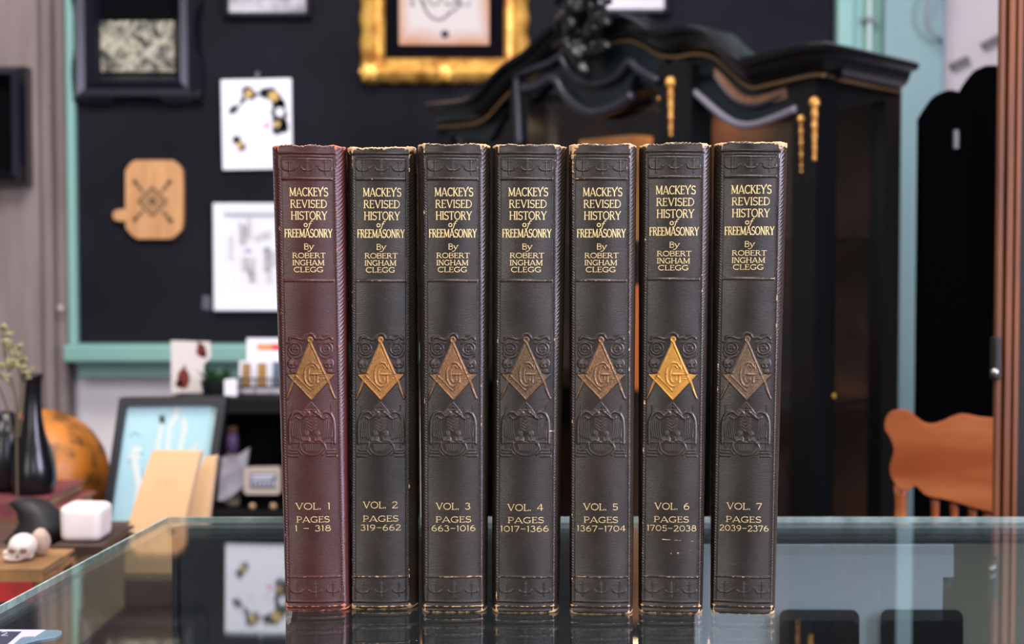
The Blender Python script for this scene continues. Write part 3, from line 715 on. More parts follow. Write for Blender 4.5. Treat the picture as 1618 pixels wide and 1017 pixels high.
# right hand teal column, conduit, white door
x0, _ = xz(1320, 300, DW-.02); x1, _ = xz(1346, 300, DW-.02); x2, _ = xz(1484, 300, DW-.02)
g = G(); g.box(x0, x1, DW-.03, DW+.038, 0, 3.0, .004); g.box(x1-.004, x2, DW-.008, DW+.038, 0, 3.0); g.build('trim_2', TEAL, kind='structure')
x2b, _ = xz(1392, 300, DW-.03); 
g = G(); g.box(x2b, x2, DW-.05, DW-.008, 0, 3.0, .006); g.build('trim_3', TEAL2, kind='structure')
cd = thing('conduit', P(1374, 100, DW-.03), 'thin pale pipe running up the teal column', 'pipe')
c0 = P(1375, 0, DW-.03).x
g = G(); g.tube([(c0, DW-.025, .02), (c0, DW-.025, 2.98)], .0065, 12); g.build('pipe', mat('pale_conduit', (170,190,184), .5), cd, smooth=True)
zc = P(1375, 31, DW-.03).z
g = G(); g.box(c0-.013, c0+.013, DW-.034, DW-.008, zc-.006, zc+.006, .002); g.build('pipe_clip', mat('clip_grey', (110,120,120), .5), cd)
x3, _ = xz(1484, 300, DW); x4, _ = xz(1760, 300, DW)
g = G(); g.box(x3+.002, x4, DW-.01, DW+.035, 0.02, 2.6); 
door = g.build('door_1', mat('white_door', (190,182,182), .6, c2=(178,170,170), scale=3), kind='structure')
gm = G()
for (a, b_, c, d) in ((1503,108,1530,94), (1552,75,1580,60)):
    p = P(a, b_, DW-.012); q = P(c, d, DW-.012); dd = (q-p).normalized(); nn_ = Vector((-dd.z, 0, dd.x))*.009
    gm.prism([p+nn_, q+nn_, q-nn_, p-nn_], (0,-.008,0))
gm.build('door_bar', mat('door_bar_grey', (92,88,84), .6), door)  # dark grey diagonal bars on the door face
ch = [P(x, y, DW-.09) for x, y in ((1500,-40),(1478,-20),(1464,8),(1463,28),(1470,46),(1484,60))]+[P(1488, 66, DW-.04)]
g = G(); g.tube(crm(ch, 8), .0045, 10); g.build('cable', mat('grey_cable', (128,136,140), .5), smooth=True, label='loop of grey cable hanging beside the white door', cat='cable')

# ------------------------------------------------------------------ framed things on the board
def rect_pts(px0, py0, px1, py1, D): 
    a = P(px0, py0, D); b = P(px1, py1, D); return a.x, b.x, b.z, a.z
def frame_ring(g, x0, x1, z0, z1, w, y, prof, n=1, wob=None):
    """mitred picture-frame moulding: prof = list of (inward, depth toward viewer)"""
    path = [(x0,z0),(x1,z0),(x1,z1),(x0,z1)]
    V = []; F = []; m = len(prof)
    steps = []
    for i in range(4):
        (ax, az), (bx, bz) = path[i], path[(i+1)%4]
        for k in range(n): steps.append((ax+(bx-ax)*k/n, az+(bz-az)*k/n, i, k/n))
    for (x, z, i, t) in steps:
        for inw, dep in prof:
            ix = min(max(x, x0+inw), x1-inw); iz = min(max(z, z0+inw), z1-inw)
            if wob and inw < w*.2:
                o = wob(t)
                if i == 0: iz -= o
                elif i == 2: iz += o
                elif i == 1: ix += o
                else: ix -= o
            V.append(Vector((ix, y-dep, iz)))
    N = len(steps)
    for i in range(N):
        for j in range(m): F.append((i*m+j, ((i+1)%N)*m+j, ((i+1)%N)*m+(j+1)%m, i*m+(j+1)%m))
    g.add(V, F)
YB = DW                                         # face of the board
def hung(name, px0, py0, px1, py1, loc_label, cat='picture'):
    x0, x1, z0, z1 = rect_pts(px0, py0, px1, py1, YB-.01)
    t = thing(name, ((x0+x1)/2, YB, z0), loc_label, cat); return t, x0, x1, z0, z1
# black carved frame with stone picture, top left
t, x0, x1, z0, z1 = hung('picture_frame', 115, -62, 320, 162, 'heavy black carved frame with a small pebble-like picture, top left', 'picture frame')
g = G(); frame_ring(g, x0, x1, z0, z1, .06, YB, [(0,0),(0,.02),(.012,.035),(.028,.026),(.042,.034),(.058,.018),(.06,.006),(.06,0)], 24, lambda u: .006*math.sin(u*math.pi)*math.sin(u*math.pi*3))
g.build('frame_moulding', mat('black_frame', (22,22,32), .28), t, smooth=True, sharp=40)
g = G(); a = rect_pts(155, 33, 282, 113, YB-.012); g.box(x0+.055, x1-.055, YB-.008, YB-.001, z0+.055, z1-.055); g.build('mat_board', mat('black_mat', (9,9,12), .9, spec=.05), t)
def pebble():
    m, nt, b = new_mat('pebble_picture'); N = nt.nodes; L = nt.links
    tc = N.new('ShaderNodeTexCoord'); n = N.new('ShaderNodeTexNoise'); n.inputs['Scale'].default_value = 52; n.inputs['Detail'].default_value = 2; n.inputs['Distortion'].default_value = 1.2
    L.new(tc.outputs['Object'], n.inputs['Vector'])
    r = N.new('ShaderNodeValToRGB'); e = r.color_ramp.elements; e[0].position = .4; e[0].color = (*srgb((36,38,38)),1); e[1].position = .62; e[1].color = (*srgb((178,172,152)),1)
    x = r.color_ramp.elements.new(.5); x.color = (*srgb((134,130,112)),1)
    L.new(n.outputs['Fac'], r.inputs[0]); L.new(r.outputs[0], b.inputs['Base Color']); b.inputs['Roughness'].default_value = .5
    return m
g = G(); g.box(a[0], a[1], YB-.012, YB-.008, a[2], a[3]); g.build('picture', pebble(), t)
# small dark frame at top
t, x0, x1, z0, z1 = hung('picture_frame', 352, -120, 492, 28, 'small dark frame with a silvery print at the top edge above the masked-face print', 'picture frame')
g = G(); frame_ring(g, x0, x1, z0, z1, .012, YB, [(0,0),(0,.018),(.004,.022),(.012,.012),(.012,0)]); g.build('frame_moulding', MC['black_frame'], t)
SILV = mat('silver_print', (196,192,198), .5, c2=(120,116,124), scale=22)
a = rect_pts(360, -112, 484, 19, YB-.01); g = G(); g.box(a[0], a[1], YB-.010, YB-.001, a[2], a[3]); g.build('picture', SILV, t)
t, x0, x1, z0, z1 = hung('picture_frame', 938, -120, 1058, 24, 'dark-edged frame with a pale print behind the cabinet crest', 'picture frame')
g = G(); frame_ring(g, x0, x1, z0, z1, .012, YB, [(0,0),(0,.018),(.004,.022),(.012,.012),(.012,0)]); g.build('frame_moulding', MC['black_frame'], t)
a = rect_pts(946, -112, 1050, 14, YB-.01); g = G(); g.box(a[0], a[1], YB-.010, YB-.001, a[2], a[3]); g.build('picture', mat('pale_print', (222,218,226), .5, c2=(190,186,196), scale=12), t)
# gold frame
t, x0, x1, z0, z1 = hung('picture_frame', 570, -190, 834, 130, 'ornate gilded frame with black mat around aged paper lettering', 'picture frame')
def goldm():
    m, nt, b = new_mat('old_gold'); N = nt.nodes; L = nt.links
    tc = N.new('ShaderNodeTexCoord'); n = N.new('ShaderNodeTexNoise'); n.inputs['Scale'].default_value = 26; n.inputs['Detail'].default_value = 4
    L.new(tc.outputs['Object'], n.inputs['Vector'])
    r = N.new('ShaderNodeValToRGB'); e = r.color_ramp.elements; e[0].position = .32; e[0].color = (*srgb((176,116,46)),1); e[1].position = .6; e[1].color = (*srgb((250,196,98)),1)
    L.new(n.outputs['Fac'], r.inputs[0]); L.new(r.outputs[0], b.inputs['Base Color']); b.inputs['Metallic'].default_value = .45; b.inputs['Roughness'].default_value = .36
    bp = N.new('ShaderNodeBump'); bp.inputs['Distance'].default_value = .003; bp.inputs['Strength'].default_value = .6; L.new(n.outputs['Fac'], bp.inputs['Height']); L.new(bp.outputs[0], b.inputs['Normal'])
    return m
GOLDF = goldm()
g = G(); frame_ring(g, x0, x1, z0, z1, .052, YB, [(0,0),(-.001,.014),(.008,.03),(.018,.036),(.026,.030),(.034,.022),(.044,.024),(.052,.014),(.052,0)], 48, lambda u: .004*math.sin(u*math.pi*8)**2)
g.build('frame_moulding', GOLDF, t, smooth=True, sharp=50)
for cx_, cz_ in ((x0+.02, z0+.02), (x1-.02, z0+.02), ((x0+x1)/2, z0+.018)):
    g = G(); g.ball((cx_, YB-.034, cz_), .017, (1.2,.45,1)); 
    for k in range(6):
        a_ = k*math.pi/3; g.ball((cx_+.017*math.cos(a_), YB-.034, cz_+.014*math.sin(a_)), .007, (1,.6,1), 10, 8)
    g.build('carved_rosette', GOLDF, t, smooth=True)
g = G(); g.box(x0+.05, x1-.05, YB-.010, YB-.001, z0+.05, z1-.05); g.build('mat_board', mat('navy_mat', (11,10,16), .9, spec=.05), t)
def paper():
    m, nt, b = new_mat('aged_paper'); N = nt.nodes; L = nt.links
    tc = N.new('ShaderNodeTexCoord'); sx_ = N.new('ShaderNodeSeparateXYZ'); L.new(tc.outputs['Generated'], sx_.inputs[0])
    def edge(o):
        s = N.new('ShaderNodeMath'); s.operation = 'SUBTRACT'; L.new(o, s.inputs[0]); s.inputs[1].default_value = .5
        a_ = N.new('ShaderNodeMath'); a_.operation = 'ABSOLUTE'; L.new(s.outputs[0], a_.inputs[0]); return a_.outputs[0]
    mx = N.new('ShaderNodeMath'); mx.operation = 'MAXIMUM'; L.new(edge(sx_.outputs['X']), mx.inputs[0]); L.new(edge(sx_.outputs['Z']), mx.inputs[1])
    n = N.new('ShaderNodeTexNoise'); n.inputs['Scale'].default_value = 14; L.new(tc.outputs['Object'], n.inputs['Vector'])
    ad = N.new('ShaderNodeMath'); ad.operation = 'MULTIPLY_ADD'; L.new(n.outputs['Fac'], ad.inputs[0]); ad.inputs[1].default_value = .12; L.new(mx.outputs[0], ad.inputs[2])
    r = N.new('ShaderNodeValToRGB'); e = r.color_ramp.elements; e[0].position = .42; e[0].color = (*srgb((196,188,184)),1); e[1].position = .57; e[1].color = (*srgb((180,128,94)),1)
    L.new(ad.outputs[0], r.inputs[0]); L.new(r.outputs[0], b.inputs['Base Color']); b.inputs['Roughness'].default_value = .8
    return m
a = rect_pts(630, -130, 773, 71, YB-.012); g = G(); g.box(a[0], a[1], YB-.014, YB-.010, a[2], a[3]); g.build('picture', paper(), t)
INK = mat('grey_ink', (96,92,98), .8); INKD = mat('dark_ink', (52,50,60), .8)
def ink(parent, name, quads, m, D, th=.0006):
    g = G()
    for q in quads: g.prism([P(x, y, D) for x, y in q], (0,-th,0))
    return g.build(name, m, parent)
def rib(pts, w):
    L, R = ribbon(pts, w); return [[(L[i].x,L[i].y),(L[i+1].x,L[i+1].y),(R[i+1].x,R[i+1].y),(R[i].x,R[i].y)] for i in range(len(L)-1)]
def dsc(cx, cy, r, ry=None, n=14):
    ry = ry or r; p = [(cx+r*math.cos(2*math.pi*k/n), cy+ry*math.sin(2*math.pi*k/n)) for k in range(n)]
    return [[(cx,cy), p[k], p[(k+1)%n], ((p[(k+1)%n][0]+cx)/2, (p[(k+1)%n][1]+cy)/2)] for k in range(n)]
D_ = YB-.0142
q = text_quads('ROSE', 647, 744, 10, -40, .55)
q += rib(sm([(668,0),(671,12),(678,24),(690,31),(703,28),(710,20)]), 3.5) + rib(sm([(722,0),(724,8),(718,17),(706,21)]), 3)
ink(t, 'lettering', q, INK, D_)
ink(t, 'ink_spot', dsc(703, 54, 6.5), INKD, D_)
# masked-face print on white card
mp_ = thing('art_print', P(405, 267, YB-.008), 'white card print of a face wreathed in dark flowers, below the small top frame', 'print')
def slab(name, quad, D, th, m, parent): g = G(); g.prism([P(x, y, D) for x, y in quad], (0,th,0)); return g.build(name, m, parent)
CARD = mat('white_card', (240,240,248), .6)
slab('card', [(349,126),(460,123.5),(462,266),(352,268)], YB-.012, .010, CARD, mp_)
D_ = YB-.0122
FL = mat('charcoal_flower_ink', (52,54,64), .8); OC = mat('ochre_ink', (206,172,104), .8); PK = mat('pink_ink', (240,150,170), .8); GR = mat('pale_grey_ink', (196,198,212), .8)
q = []
for x, y, r in ((391,145,8),(397,150,7),(384,158,4),(370,172,5),(366,176,4),(418,147,7),(428,148,9),(436,155,8),(439,165,8),(436,178,7),(438,190,7),(446,196,8),(448,202,7),(438,205,7),(444,163,6),(450,182,4)): q += dsc(x, y, r*1.2)
q += rib(sm([(384,158),(380,164),(372,170)]), 3)+rib(sm([(398,148),(406,149),(418,146)]), 4)+rib([(448,160),(450,182),(446,200)], 5)
ink(mp_, 'dark_flowers', q, FL, D_)
ink(mp_, 'dark_leaf', dsc(374,221,7)+dsc(382,232,7)+rib([(374,220),(382,232)], 9), FL, D_)
for q in (dsc(393,148,6.5), dsc(432,152,8.5), dsc(438,196,5), dsc(379,229,5)): ink(mp_, 'ochre_flower', q, OC, D_-.0007)
ink(mp_, 'white_blossom', dsc(442,177,7), CARD, D_-.0007)
ink(mp_, 'cheek', dsc(420,199,4)+dsc(425,197,3), PK, D_)
ink(mp_, 'face_lines', dsc(390,184,4,2.5)+dsc(417,184,4,2.5)+rib(sm([(396,170),(404,172)]),2)+rib(sm([(384,166),(376,176),(374,190)]),1.5), GR, D_)
g = G(); pc = P(407, 120, YB-.01); g.tube([pc+Vector((0,.0,-.006)), pc+Vector((0,-.004,.0)), pc+Vector((0,0,.007))], .004, 8); g.build('hanging_clip', mat('grey_clip', (120,120,130), .4), mp_, smooth=True)
# white framed word print
t, x0, x1, z0, z1 = hung('picture_frame', 337, 321, 470, 491, 'white frame with pale grey word-shape print, lower of the two white pictures', 'picture frame')
g = G(); frame_ring(g, x0, x1, z0, z1, .018, YB, [(0,0),(0,.016),(.003,.019),(.022,.016),(.024,.008),(.024,0)]); g.build('frame_moulding', CARD, t)
g = G(); g.box(x0+.02, x1-.02, YB-.006, YB-.001, z0+.02, z1-.02); g.build('picture', mat('white_print', (232,232,238), .7), t)
q = []; r_ = random.Random(3)
for (xx, y0_, y1_) in ((364,374,414),(380,352,385),(386,358,386),(393,345,380),(384,408,430),(392,408,432),(400,408,446),(406,372,384),(416,368,380),(424,366,376),(419,400,430),(425,395,450),(432,400,420),(396,430,448)):
    y = y0_
    while y < y1_: q += rib([(xx-4, y), (xx+4+r_.random()*3, y)], 3.4); y += 4.6
ink(t, 'word_print', q, mat('faint_ink', (204,202,200), .8), YB-.0062)
for q in (dsc(392,396,7,3.5), dsc(421,394,6,4)): ink(t, 'word_print_accent', q, mat('blue_grey_ink', (168,174,188), .8), YB-.0062)
# tiny label beside
g = G(); g.prism([P(x, y, YB-.001) for x, y in ((320,466),(334,468),(333,490),(319,488))], (0,.001,0)); mk('paper_label', g.V, g.F, mat('smudged_label', (84,84,96), .7), label='tiny grey paper label beside the white frame', cat='label')
# cutting board
cbd = thing('cutting_board', P(240, 378, YB), 'small maple cutting board with a dark printed diamond, handle to the left', 'cutting board')
MAPLE = mat('maple', (208,154,100), .5, c2=(190,136,84), scale=10, stretch=(8,1,1))
oc = [(212,254),(272,254),(289,270),(289,360),(274,377),(214,377),(198,358),(198,340),(196,334)]
oc = [(213,253),(273,253),(281,259),(288,268),(289,290),(289,350),(287,362),(279,371),(270,377),(217,377),(208,371),(199,360),(198,349),(186,349),(180,346),(178,340),(180,334),(186,331),(198,330),(198,290),(198,270),(205,259)]
g = G(); g.prism([P(x, y, YB-.018) for x, y in oc], (0,.018,0)); g.build('board', MAPLE, cbd)
D_ = YB-.0182
BR = mat('burnt_ink', (104,84,60), .8)
q = []
dm = [(241,296),(263,318),(241,341),(219,318),(241,296)]
q += rib(dm, 6) + rib([(241,304),(255,318),(241,333),(227,318),(241,304)], 2.5)+dsc(241,318,7)
for a_, b_ in (((213,287),(226,303)),((268,287),(256,303)),((213,347),(226,333)),((270,349),(257,334))): q += rib([a_, b_], 5)+dsc(a_[0], a_[1], 4)
ink(cbd, 'burnt_pattern', q, BR, D_)
# black thing on left edge
t, x0, x1, z0, z1 = 0,0,0,0,0
x0, x1, z0, z1 = rect_pts(-70, 100, 32, 290, 2.96)
lk = thing('picture_frame', ((x0+x1)/2, 3.04, z0), 'glossy black frame hanging on the weathered post at the left edge', 'picture frame')
g = G(); frame_ring(g, x0, x1, z0, z1, .03, 3.04, [(0,0),(0,.04),(.008,.06),(.02,.07),(.03,.05),(.034,.02),(.034,0)]); g.build('frame_moulding', mat('gloss_black_frame', (18,18,28), .2), lk)
g = G(); g.box(x0+.03, x1-.03, 3.01, 3.039, z0+.03, z1-.03); g.build('picture', MC['black_mat'], lk)

# ================================================================== LEFT SHELF UNIT behind the framed picture
BLKW = mat('black_wood', (11,11,13), .6, spec=.25)
DS = 2.45
sx0 = P(262, 627, DS).x; sx1 = P(640, 627, DS).x; sz1 = P(400, 628, DS).z
sh = thing('shelf_unit', ((sx0+sx1)/2, DS+.15, 0), 'black wooden shelf unit behind the framed hand picture', 'shelf')
g = G(); g.box(sx0, sx1, DS, DS+.32, sz1-.028, sz1, .002); g.build('top_board', BLKW, sh)
g = G(); g.box(sx0, sx0+.02, DS+.005, DS+.32, 0, sz1-.028); g.build('side_panel', BLKW, sh)
g = G(); g.box(sx1-.02, sx1, DS+.005, DS+.32, 0, sz1-.028); g.build('side_panel', BLKW, sh)
g = G(); g.box(sx0+.02, sx1-.02, DS+.31, DS+.32, 0, sz1-.028); g.build('back_panel', BLKW, sh)
zs2 = P(400, 800, DS+.06).z
for z in (zs2, zs2-.33, .06):
    g = G(); g.box(sx0+.02, sx1-.02, DS+.006, DS+.31, z-.02, z, .001); g.build('shelf_board', BLKW, sh)
# red-leaf print
D1 = DS+.10
zt1 = sz1
def base_py(D, z): # photo row of height z at depth D
    return None
lp = thing('greeting_card', (P(300,620,D1).x, D1, sz1), 'tall white card with dark red leaf prints standing on the black shelf unit', 'card')
a = P(270, 540, D1); b = P(333, 540, D1)
lf = mk('card', *(lambda g: (g.V, g.F))(G().prism([Vector((a.x,D1,sz1)),Vector((P(320,600,D1).x,D1,sz1)),Vector((P(322,575,D1).x,D1,P(322,575,D1).z)),P(333,565,D1),P(332,540,D1),P(270,538,D1)], (0,.004,0))), mat('cream_card', (222,214,208), .7), lp)
RL = mat('dark_red_ink', (120,44,36), .8)
for q in (dsc(290,598,10,16)+rib(sm([(290,585),(292,577)]),4)+dsc(283,606,6,6), dsc(318,554,8,9)+rib([(312,542),(322,548)],6)+dsc(322,560,5,5)): ink(lp, 'leaf_print', q, RL, D1-.0005)
# small plant in black pot
D2 = DS+.06; pp = P(341, 620, D2)
pl = thing('potted_plant', (pp.x, D2, sz1), 'small green plant in a black pot on the black shelf unit', 'plant')
hz = P(341, 600, D2).z
g = G(); g.lathe((pp.x, D2, sz1), [(.02,0),(.024,.01),(.027,hz-sz1),(.023,hz-sz1),(.022,hz-sz1-.006),(.0001,hz-sz1-.006)], 24); g.build('pot', mat('black_pot', (24,26,28), .4), pl, smooth=True, sharp=40)
g = G(); r_ = random.Random(5)
for k in range(46):
    a_ = r_.uniform(0, 6.28); l = r_.uniform(.018, .042); lean = r_.uniform(.2, 1.0)
    b0_ = Vector((pp.x+.012*math.cos(a_), D2+.012*math.sin(a_), hz-.008)); d = Vector((math.cos(a_)*lean, math.sin(a_)*lean, 1)).normalized()
    sd = Vector((-math.sin(a_), math.cos(a_), 0))*.004; m_ = b0_+d*l*.55; e_ = b0_+d*l+Vector((0,0,-.006*lean))
    g.add([b0_, m_+sd, e_, m_-sd, m_+Vector((0,0,.0015))], [(0,1,4),(1,2,4),(2,3,4),(3,0,4)])
g.build('foliage', mat('dark_green_leaf', (46,84,44), .6, c2=(30,60,34), scale=80), pl)
# little white box
x0 = P(354, 600, DS+.03).x; x1 = P(375, 600, DS+.03).x
g = G(); g.box(x0, x1, DS+.03, DS+.055, sz1, P(360,600,DS+.03).z, .001); mk('small_box', g.V, g.F, CARD, label='tiny white box between the potted plant and the wire rack', cat='box')
# wire rack with cards
D3 = DS+.03
x0 = P(376, 600, D3).x; x1 = P(455, 600, D3).x; zr = P(400, 598, D3).z
rk = thing('wire_rack', ((x0+x1)/2, D3, sz1), 'black wire basket on the black shelf unit beside the maroon volume', 'rack')
g = G()
for k in range(17):
    x = x0+(x1-x0)*k/16; g.tube([(x, D3, sz1+.001), (x, D3, zr)], .0011, 6); g.tube([(x, D3+.07, sz1+.001), (x, D3+.07, zr)], .0011, 6)
for z in (sz1+.002, (sz1+zr)/2, zr):
    g.tube([(x0,D3,z),(x1,D3,z),(x1,D3+.07,z),(x0,D3+.07,z),(x0,D3,z)], .0018, 6)
g.build('wire_grid', mat('black_wire', (24,24,26), .4), rk)
cards = [((378,570),(400,600),(196,150,96),'tan picture postcard at the left of the wire rack'), ((403,570),(425,600),(206,156,84),'ochre picture postcard second in the wire rack'), ((427,568),(450,600),(110,130,150),'blue-grey picture postcard in the wire rack against the maroon volume')]
for k, (a_, b_, c_, lb) in enumerate(cards):
    x0_, z1_ = P(a_[0], a_[1], D3+.03).x, P(a_[0], a_[1], D3+.03).z; x1_ = P(b_[0], b_[1], D3+.03).x
    pc = thing('postcard', ((x0_+x1_)/2, D3+.03, sz1), lb, 'postcard', 'postcards in the wire rack')
    g = G(); g.box(x0_, x1_, D3+.03, D3+.034, sz1+.0025, z1_); g.build('card', CARD, pc)
    m_ = mat('postcard_%s' % 'abc'[k], c_, .6, c2=tuple(int(v*.6) for v in c_), scale=60)
    g = G(); g.box(x0_+.004, x1_-.004, D3+.0295, D3+.03, sz1+.012, z1_-.004); g.build('card_picture', m_, pc)
x0_, x1_ = P(390, 560, D3+.05).x, P(452, 560, D3+.05).x
nc = thing('greeting_card', ((x0_+x1_)/2, D3+.05, sz1), 'white card with an orange and red band standing at the back of the wire rack', 'card')
g = G(); g.box(x0_, x1_, D3+.05, D3+.054, sz1+.0025, P(400,534,D3+.05).z); g.build('card', CARD, nc)
za = P(400,543,D3+.05).z; zb = P(400,553,D3+.05).z
g = G(); g.box(P(406,545,D3+.05).x, P(432,545,D3+.05).x, D3+.0494, D3+.05, zb, za); g.build('orange_band', mat('orange_print', (240,150,96), .6), nc)
g = G(); g.box(P(430,545,D3+.05).x, x1_-.003, D3+.049, D3+.05, zb, za); g.build('red_band', mat('red_print', (226,70,60), .6), nc)
# inside the shelf: bottle, wrapped booklet, tiny framed sign
D4 = DS+.08
bt = thing('bottle', (P(367,700,D4).x, D4, zs2), 'small bottle with purple neck label and amber cap inside the black shelf', 'bottle')
c_ = Vector((P(367,700,D4).x, D4, zs2)); h1 = P(367,716,D4).z-zs2; h2 = P(367,695,D4).z-zs2; h3 = P(367,684,D4).z-zs2; h4 = P(367,672,D4).z-zs2
g = G(); g.lathe(c_, [(.012,0),(.013,.004),(.013,h1*.8),(.011,h1)], 20); g.build('glass_body', mat('cream_label', (190,170,150), .5), bt, smooth=True)
g = G(); g.lathe(c_, [(.0112,h1),(.0112,h2),(.010,h3)], 20); g.build('neck_label', mat('purple_label', (104,84,130), .5), bt, smooth=True)
g = G(); g.lathe(c_, [(.010,h3),(.0098,h4-.002),(.007,h4)], 20); g.build('cap', mat('amber_cap', (128,84,60), .5), bt, smooth=True)
pk = thing('paper_packet', (P(368,780,DS+.04).x, DS+.04, zs2), 'crumpled silvery paper packet leaning in the black shelf beside the picture frame', 'packet')
DP_ = DS+.035
g = G(); lo_ = [(344,790),(352,791),(364,785),(378,774),(384,768)]; up_ = [(350,722),(356,723),(372,722),(386,712),(394,707)]
g.strip([P(x, y, DP_) for x, y in up_], [P(x, y, DP_) for x, y in lo_], (0,.012,0)); g.build('wrapper', mat('silvery_paper', (178,176,182), .5, c2=(140,138,146), scale=40), pk)
D5 = DS+.03
sg = thing('framed_sign', (P(414,785,D5).x, D5, zs2), 'little cream framed sign on two feet inside the black shelf', 'sign')
oct_ = [(390,738),(440,737),(443,741),(443,777),(439,781),(390,781),(385,777),(385,742)]
inr = [(395,747),(436,747),(436,771),(395,771)]
g = G(); g.prism([P(x, y, D5) for x, y in oct_], (0,.008,0)); g.build('sign_frame', mat('cream_frame', (196,182,168), .6), sg)
g = G(); g.prism([P(x, y, D5-.001) for x, y in inr], (0,.001,0)); g.build('sign_face', mat('slate_face', (92,92,106), .6), sg)
q = rib([(397,752),(434,751)], 5)+rib([(398,757),(430,756)],3)
for x in range(400, 436, 7): q += rib([(x,760),(x,768)], 3)+rib([(x,761),(x+4,762)],2)
ink(sg, 'sign_marks', q, mat('pale_chalk', (206,206,220), .7), D5-.0012)
for x in (398, 431):
    g = G(); c_ = P(x, 783, D5); g.ball((c_.x, D5+.004, zs2+.005), .0055, (1.1,1,1), 12, 8); g.build('foot', mat('brass_foot', (190,160,120), .5), sg, smooth=True)

# ================================================================== SIDE TABLE WITH CURIOS (left)
ZT = .80
OLDW = mat('dark_old_wood', (84,56,38), .5, c2=(58,38,26), scale=8, stretch=(1,8,1))
tb = thing('side_table', (-.85, 1.6, 0), 'dark wooden side table holding curios at the left behind the counter', 'table')
tx0, tx1, ty0, ty1 = -1.30, -.30, 1.13, 2.12
g = G(); g.box(tx0, tx1, ty0, ty1, ZT-.03, ZT, .004); g.build('table_top', OLDW, tb)
g = G(); g.box(tx0+.05, tx1-.05, ty0+.05, ty1-.05, ZT-.11, ZT-.03); g.build('apron', OLDW, tb)
for x in (tx0+.07, tx1-.07):
    for y in (ty0+.07, ty1-.07):
        g = G(); g.lathe((x, y, 0), [(.018,0),(.022,.1),(.014,.14),(.024,.3),(.028,.6),(.03,ZT-.11)], 16); g.build('leg', OLDW, tb, smooth=True)
# books under the curios
def low_book(px0, px1, D, dep, z0, z1, col, lb, ang=0, pages=True, spinecol=None, grp=None):
    x0 = P(px0, 800, D).x; x1 = P(px1, 800, D).x
    t = thing('old_book', ((x0+x1)/2, D+dep/2, z0), lb, 'book', grp)
    cm = mat('cloth_%d_%d_%d' % col, col, .6, c2=tuple(int(v*.75) for v in col), scale=30)
    def R(x, y):
        cx, cy = (x0+x1)/2, D+dep/2; x -= cx; y -= cy; return Vector((cx+x*math.cos(ang)-y*math.sin(ang), cy+x*math.sin(ang)+y*math.cos(ang), 0))
    def slab_(a, b, c, d, za, zb): return G().prism([R(a,c)+Vector((0,0,za)), R(b,c)+Vector((0,0,za)), R(b,d)+Vector((0,0,za)), R(a,d)+Vector((0,0,za))], (0,0,zb-za))
    th = .0025
    slab_(x0, x1, D, D+dep, z1-th, z1).build('front_board', cm, t); slab_(x0, x1, D, D+dep, z0, z0+th).build('back_board', cm, t)
    slab_(x0, x1, D, D+.004, z0+th, z1-th).build('spine', cm, t)
    slab_(x0+.006, x1-.005, D+.005, D+dep-.006, z0+th, z1-th).build('page_block', PAGES, t)
    return t
def zat(py, D): return P(100, py, D).z
Dk = 1.283
zk = zat(893, 1.30); zb1 = zat(919, Dk)
zr0 = zat(950, Dk)
low_book(-150, 62, Dk, .12, ZT, zr0-.0, (70,48,60), 'dark plum book at the bottom of the pile beneath the little skull') if zr0-ZT > .012 else None
low_book(-150, 50, Dk, .11, max(zr0, ZT), zb1, (196,44,40), 'bright red book in the pile beneath the little skull')
low_book(-150, 66, Dk, .095, zb1, zk, (176,128,76), 'tan book directly under the little skull', ang=.0)
# skull
Dsk = 1.325
sk = thing('skull_figurine', (P(36,870,Dsk).x, Dsk, zk), 'small white skull figurine on the tan book at the left', 'figurine')
BONE = mat('bone_white', (236,226,216), .5, c2=(216,202,188), scale=40)
ks = Dsk/FPX
def sp3(px, py, d=0): return P(px, py, Dsk+d)
g = G()
cc = sp3(36, 862); g.ball(cc, 22*ks, (1,1.2,.92), 28, 18)
g.ball(sp3(27, 874, -.006), 17*ks, (1.1,.9,.7), 24, 14)
g.ball(Vector((sp3(27,884).x, Dsk-.009, zk+6.2*ks)), 8*ks, (2.1,1.3,.75), 20, 12)
g.ball(sp3(10, 874, -.002), 6*ks, (1,1,1), 12, 8); g.ball(sp3(46, 876, -.002), 7*ks, (1,1,1), 12, 8)
o = g.build('cranium', BONE, sk, smooth=True)
md = o.modifiers.new('fuse', 'REMESH'); md.mode = 'VOXEL'; md.voxel_size = .0009; md.use_smooth_shade = True
md = o.modifiers.new('relax', 'SMOOTH'); md.iterations = 5
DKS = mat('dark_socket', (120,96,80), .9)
for x in (18, 37):
    g = G(); g.ball(sp3(x, 870, -.0165), 5*ks, (1.15,.7,.8), 14, 10); g.build('eye_socket', DKS, sk, smooth=True)
g = G(); g.ball(sp3(27, 879, -.0175), 3*ks, (.8,.6,1.2), 12, 8); g.build('nose_hollow', DKS, sk, smooth=True)
st = G(); hh_ = 22*ks
st.ball(Vector((P(64,868,1.345).x, 1.345, zk+hh_)), hh_, (.68,.8,1), 20, 14, lambda d: 1+.12*mnoise.noise(d*2+Vector((4,0,0))))
mk('pebble', st.V, st.F, mat('tan_stone', (196,172,152), .6, c2=(170,144,124), scale=60), smooth=True, label='upright tan stone standing right beside the little skull', cat='stone')
# books behind: maroon stack with brown one under the white block
low_book(-120, 112, 1.42, .22, ZT, zat(884, 1.42), (92,62,42), 'brown leather book under the white block')
zwb = zat(884, 1.42)
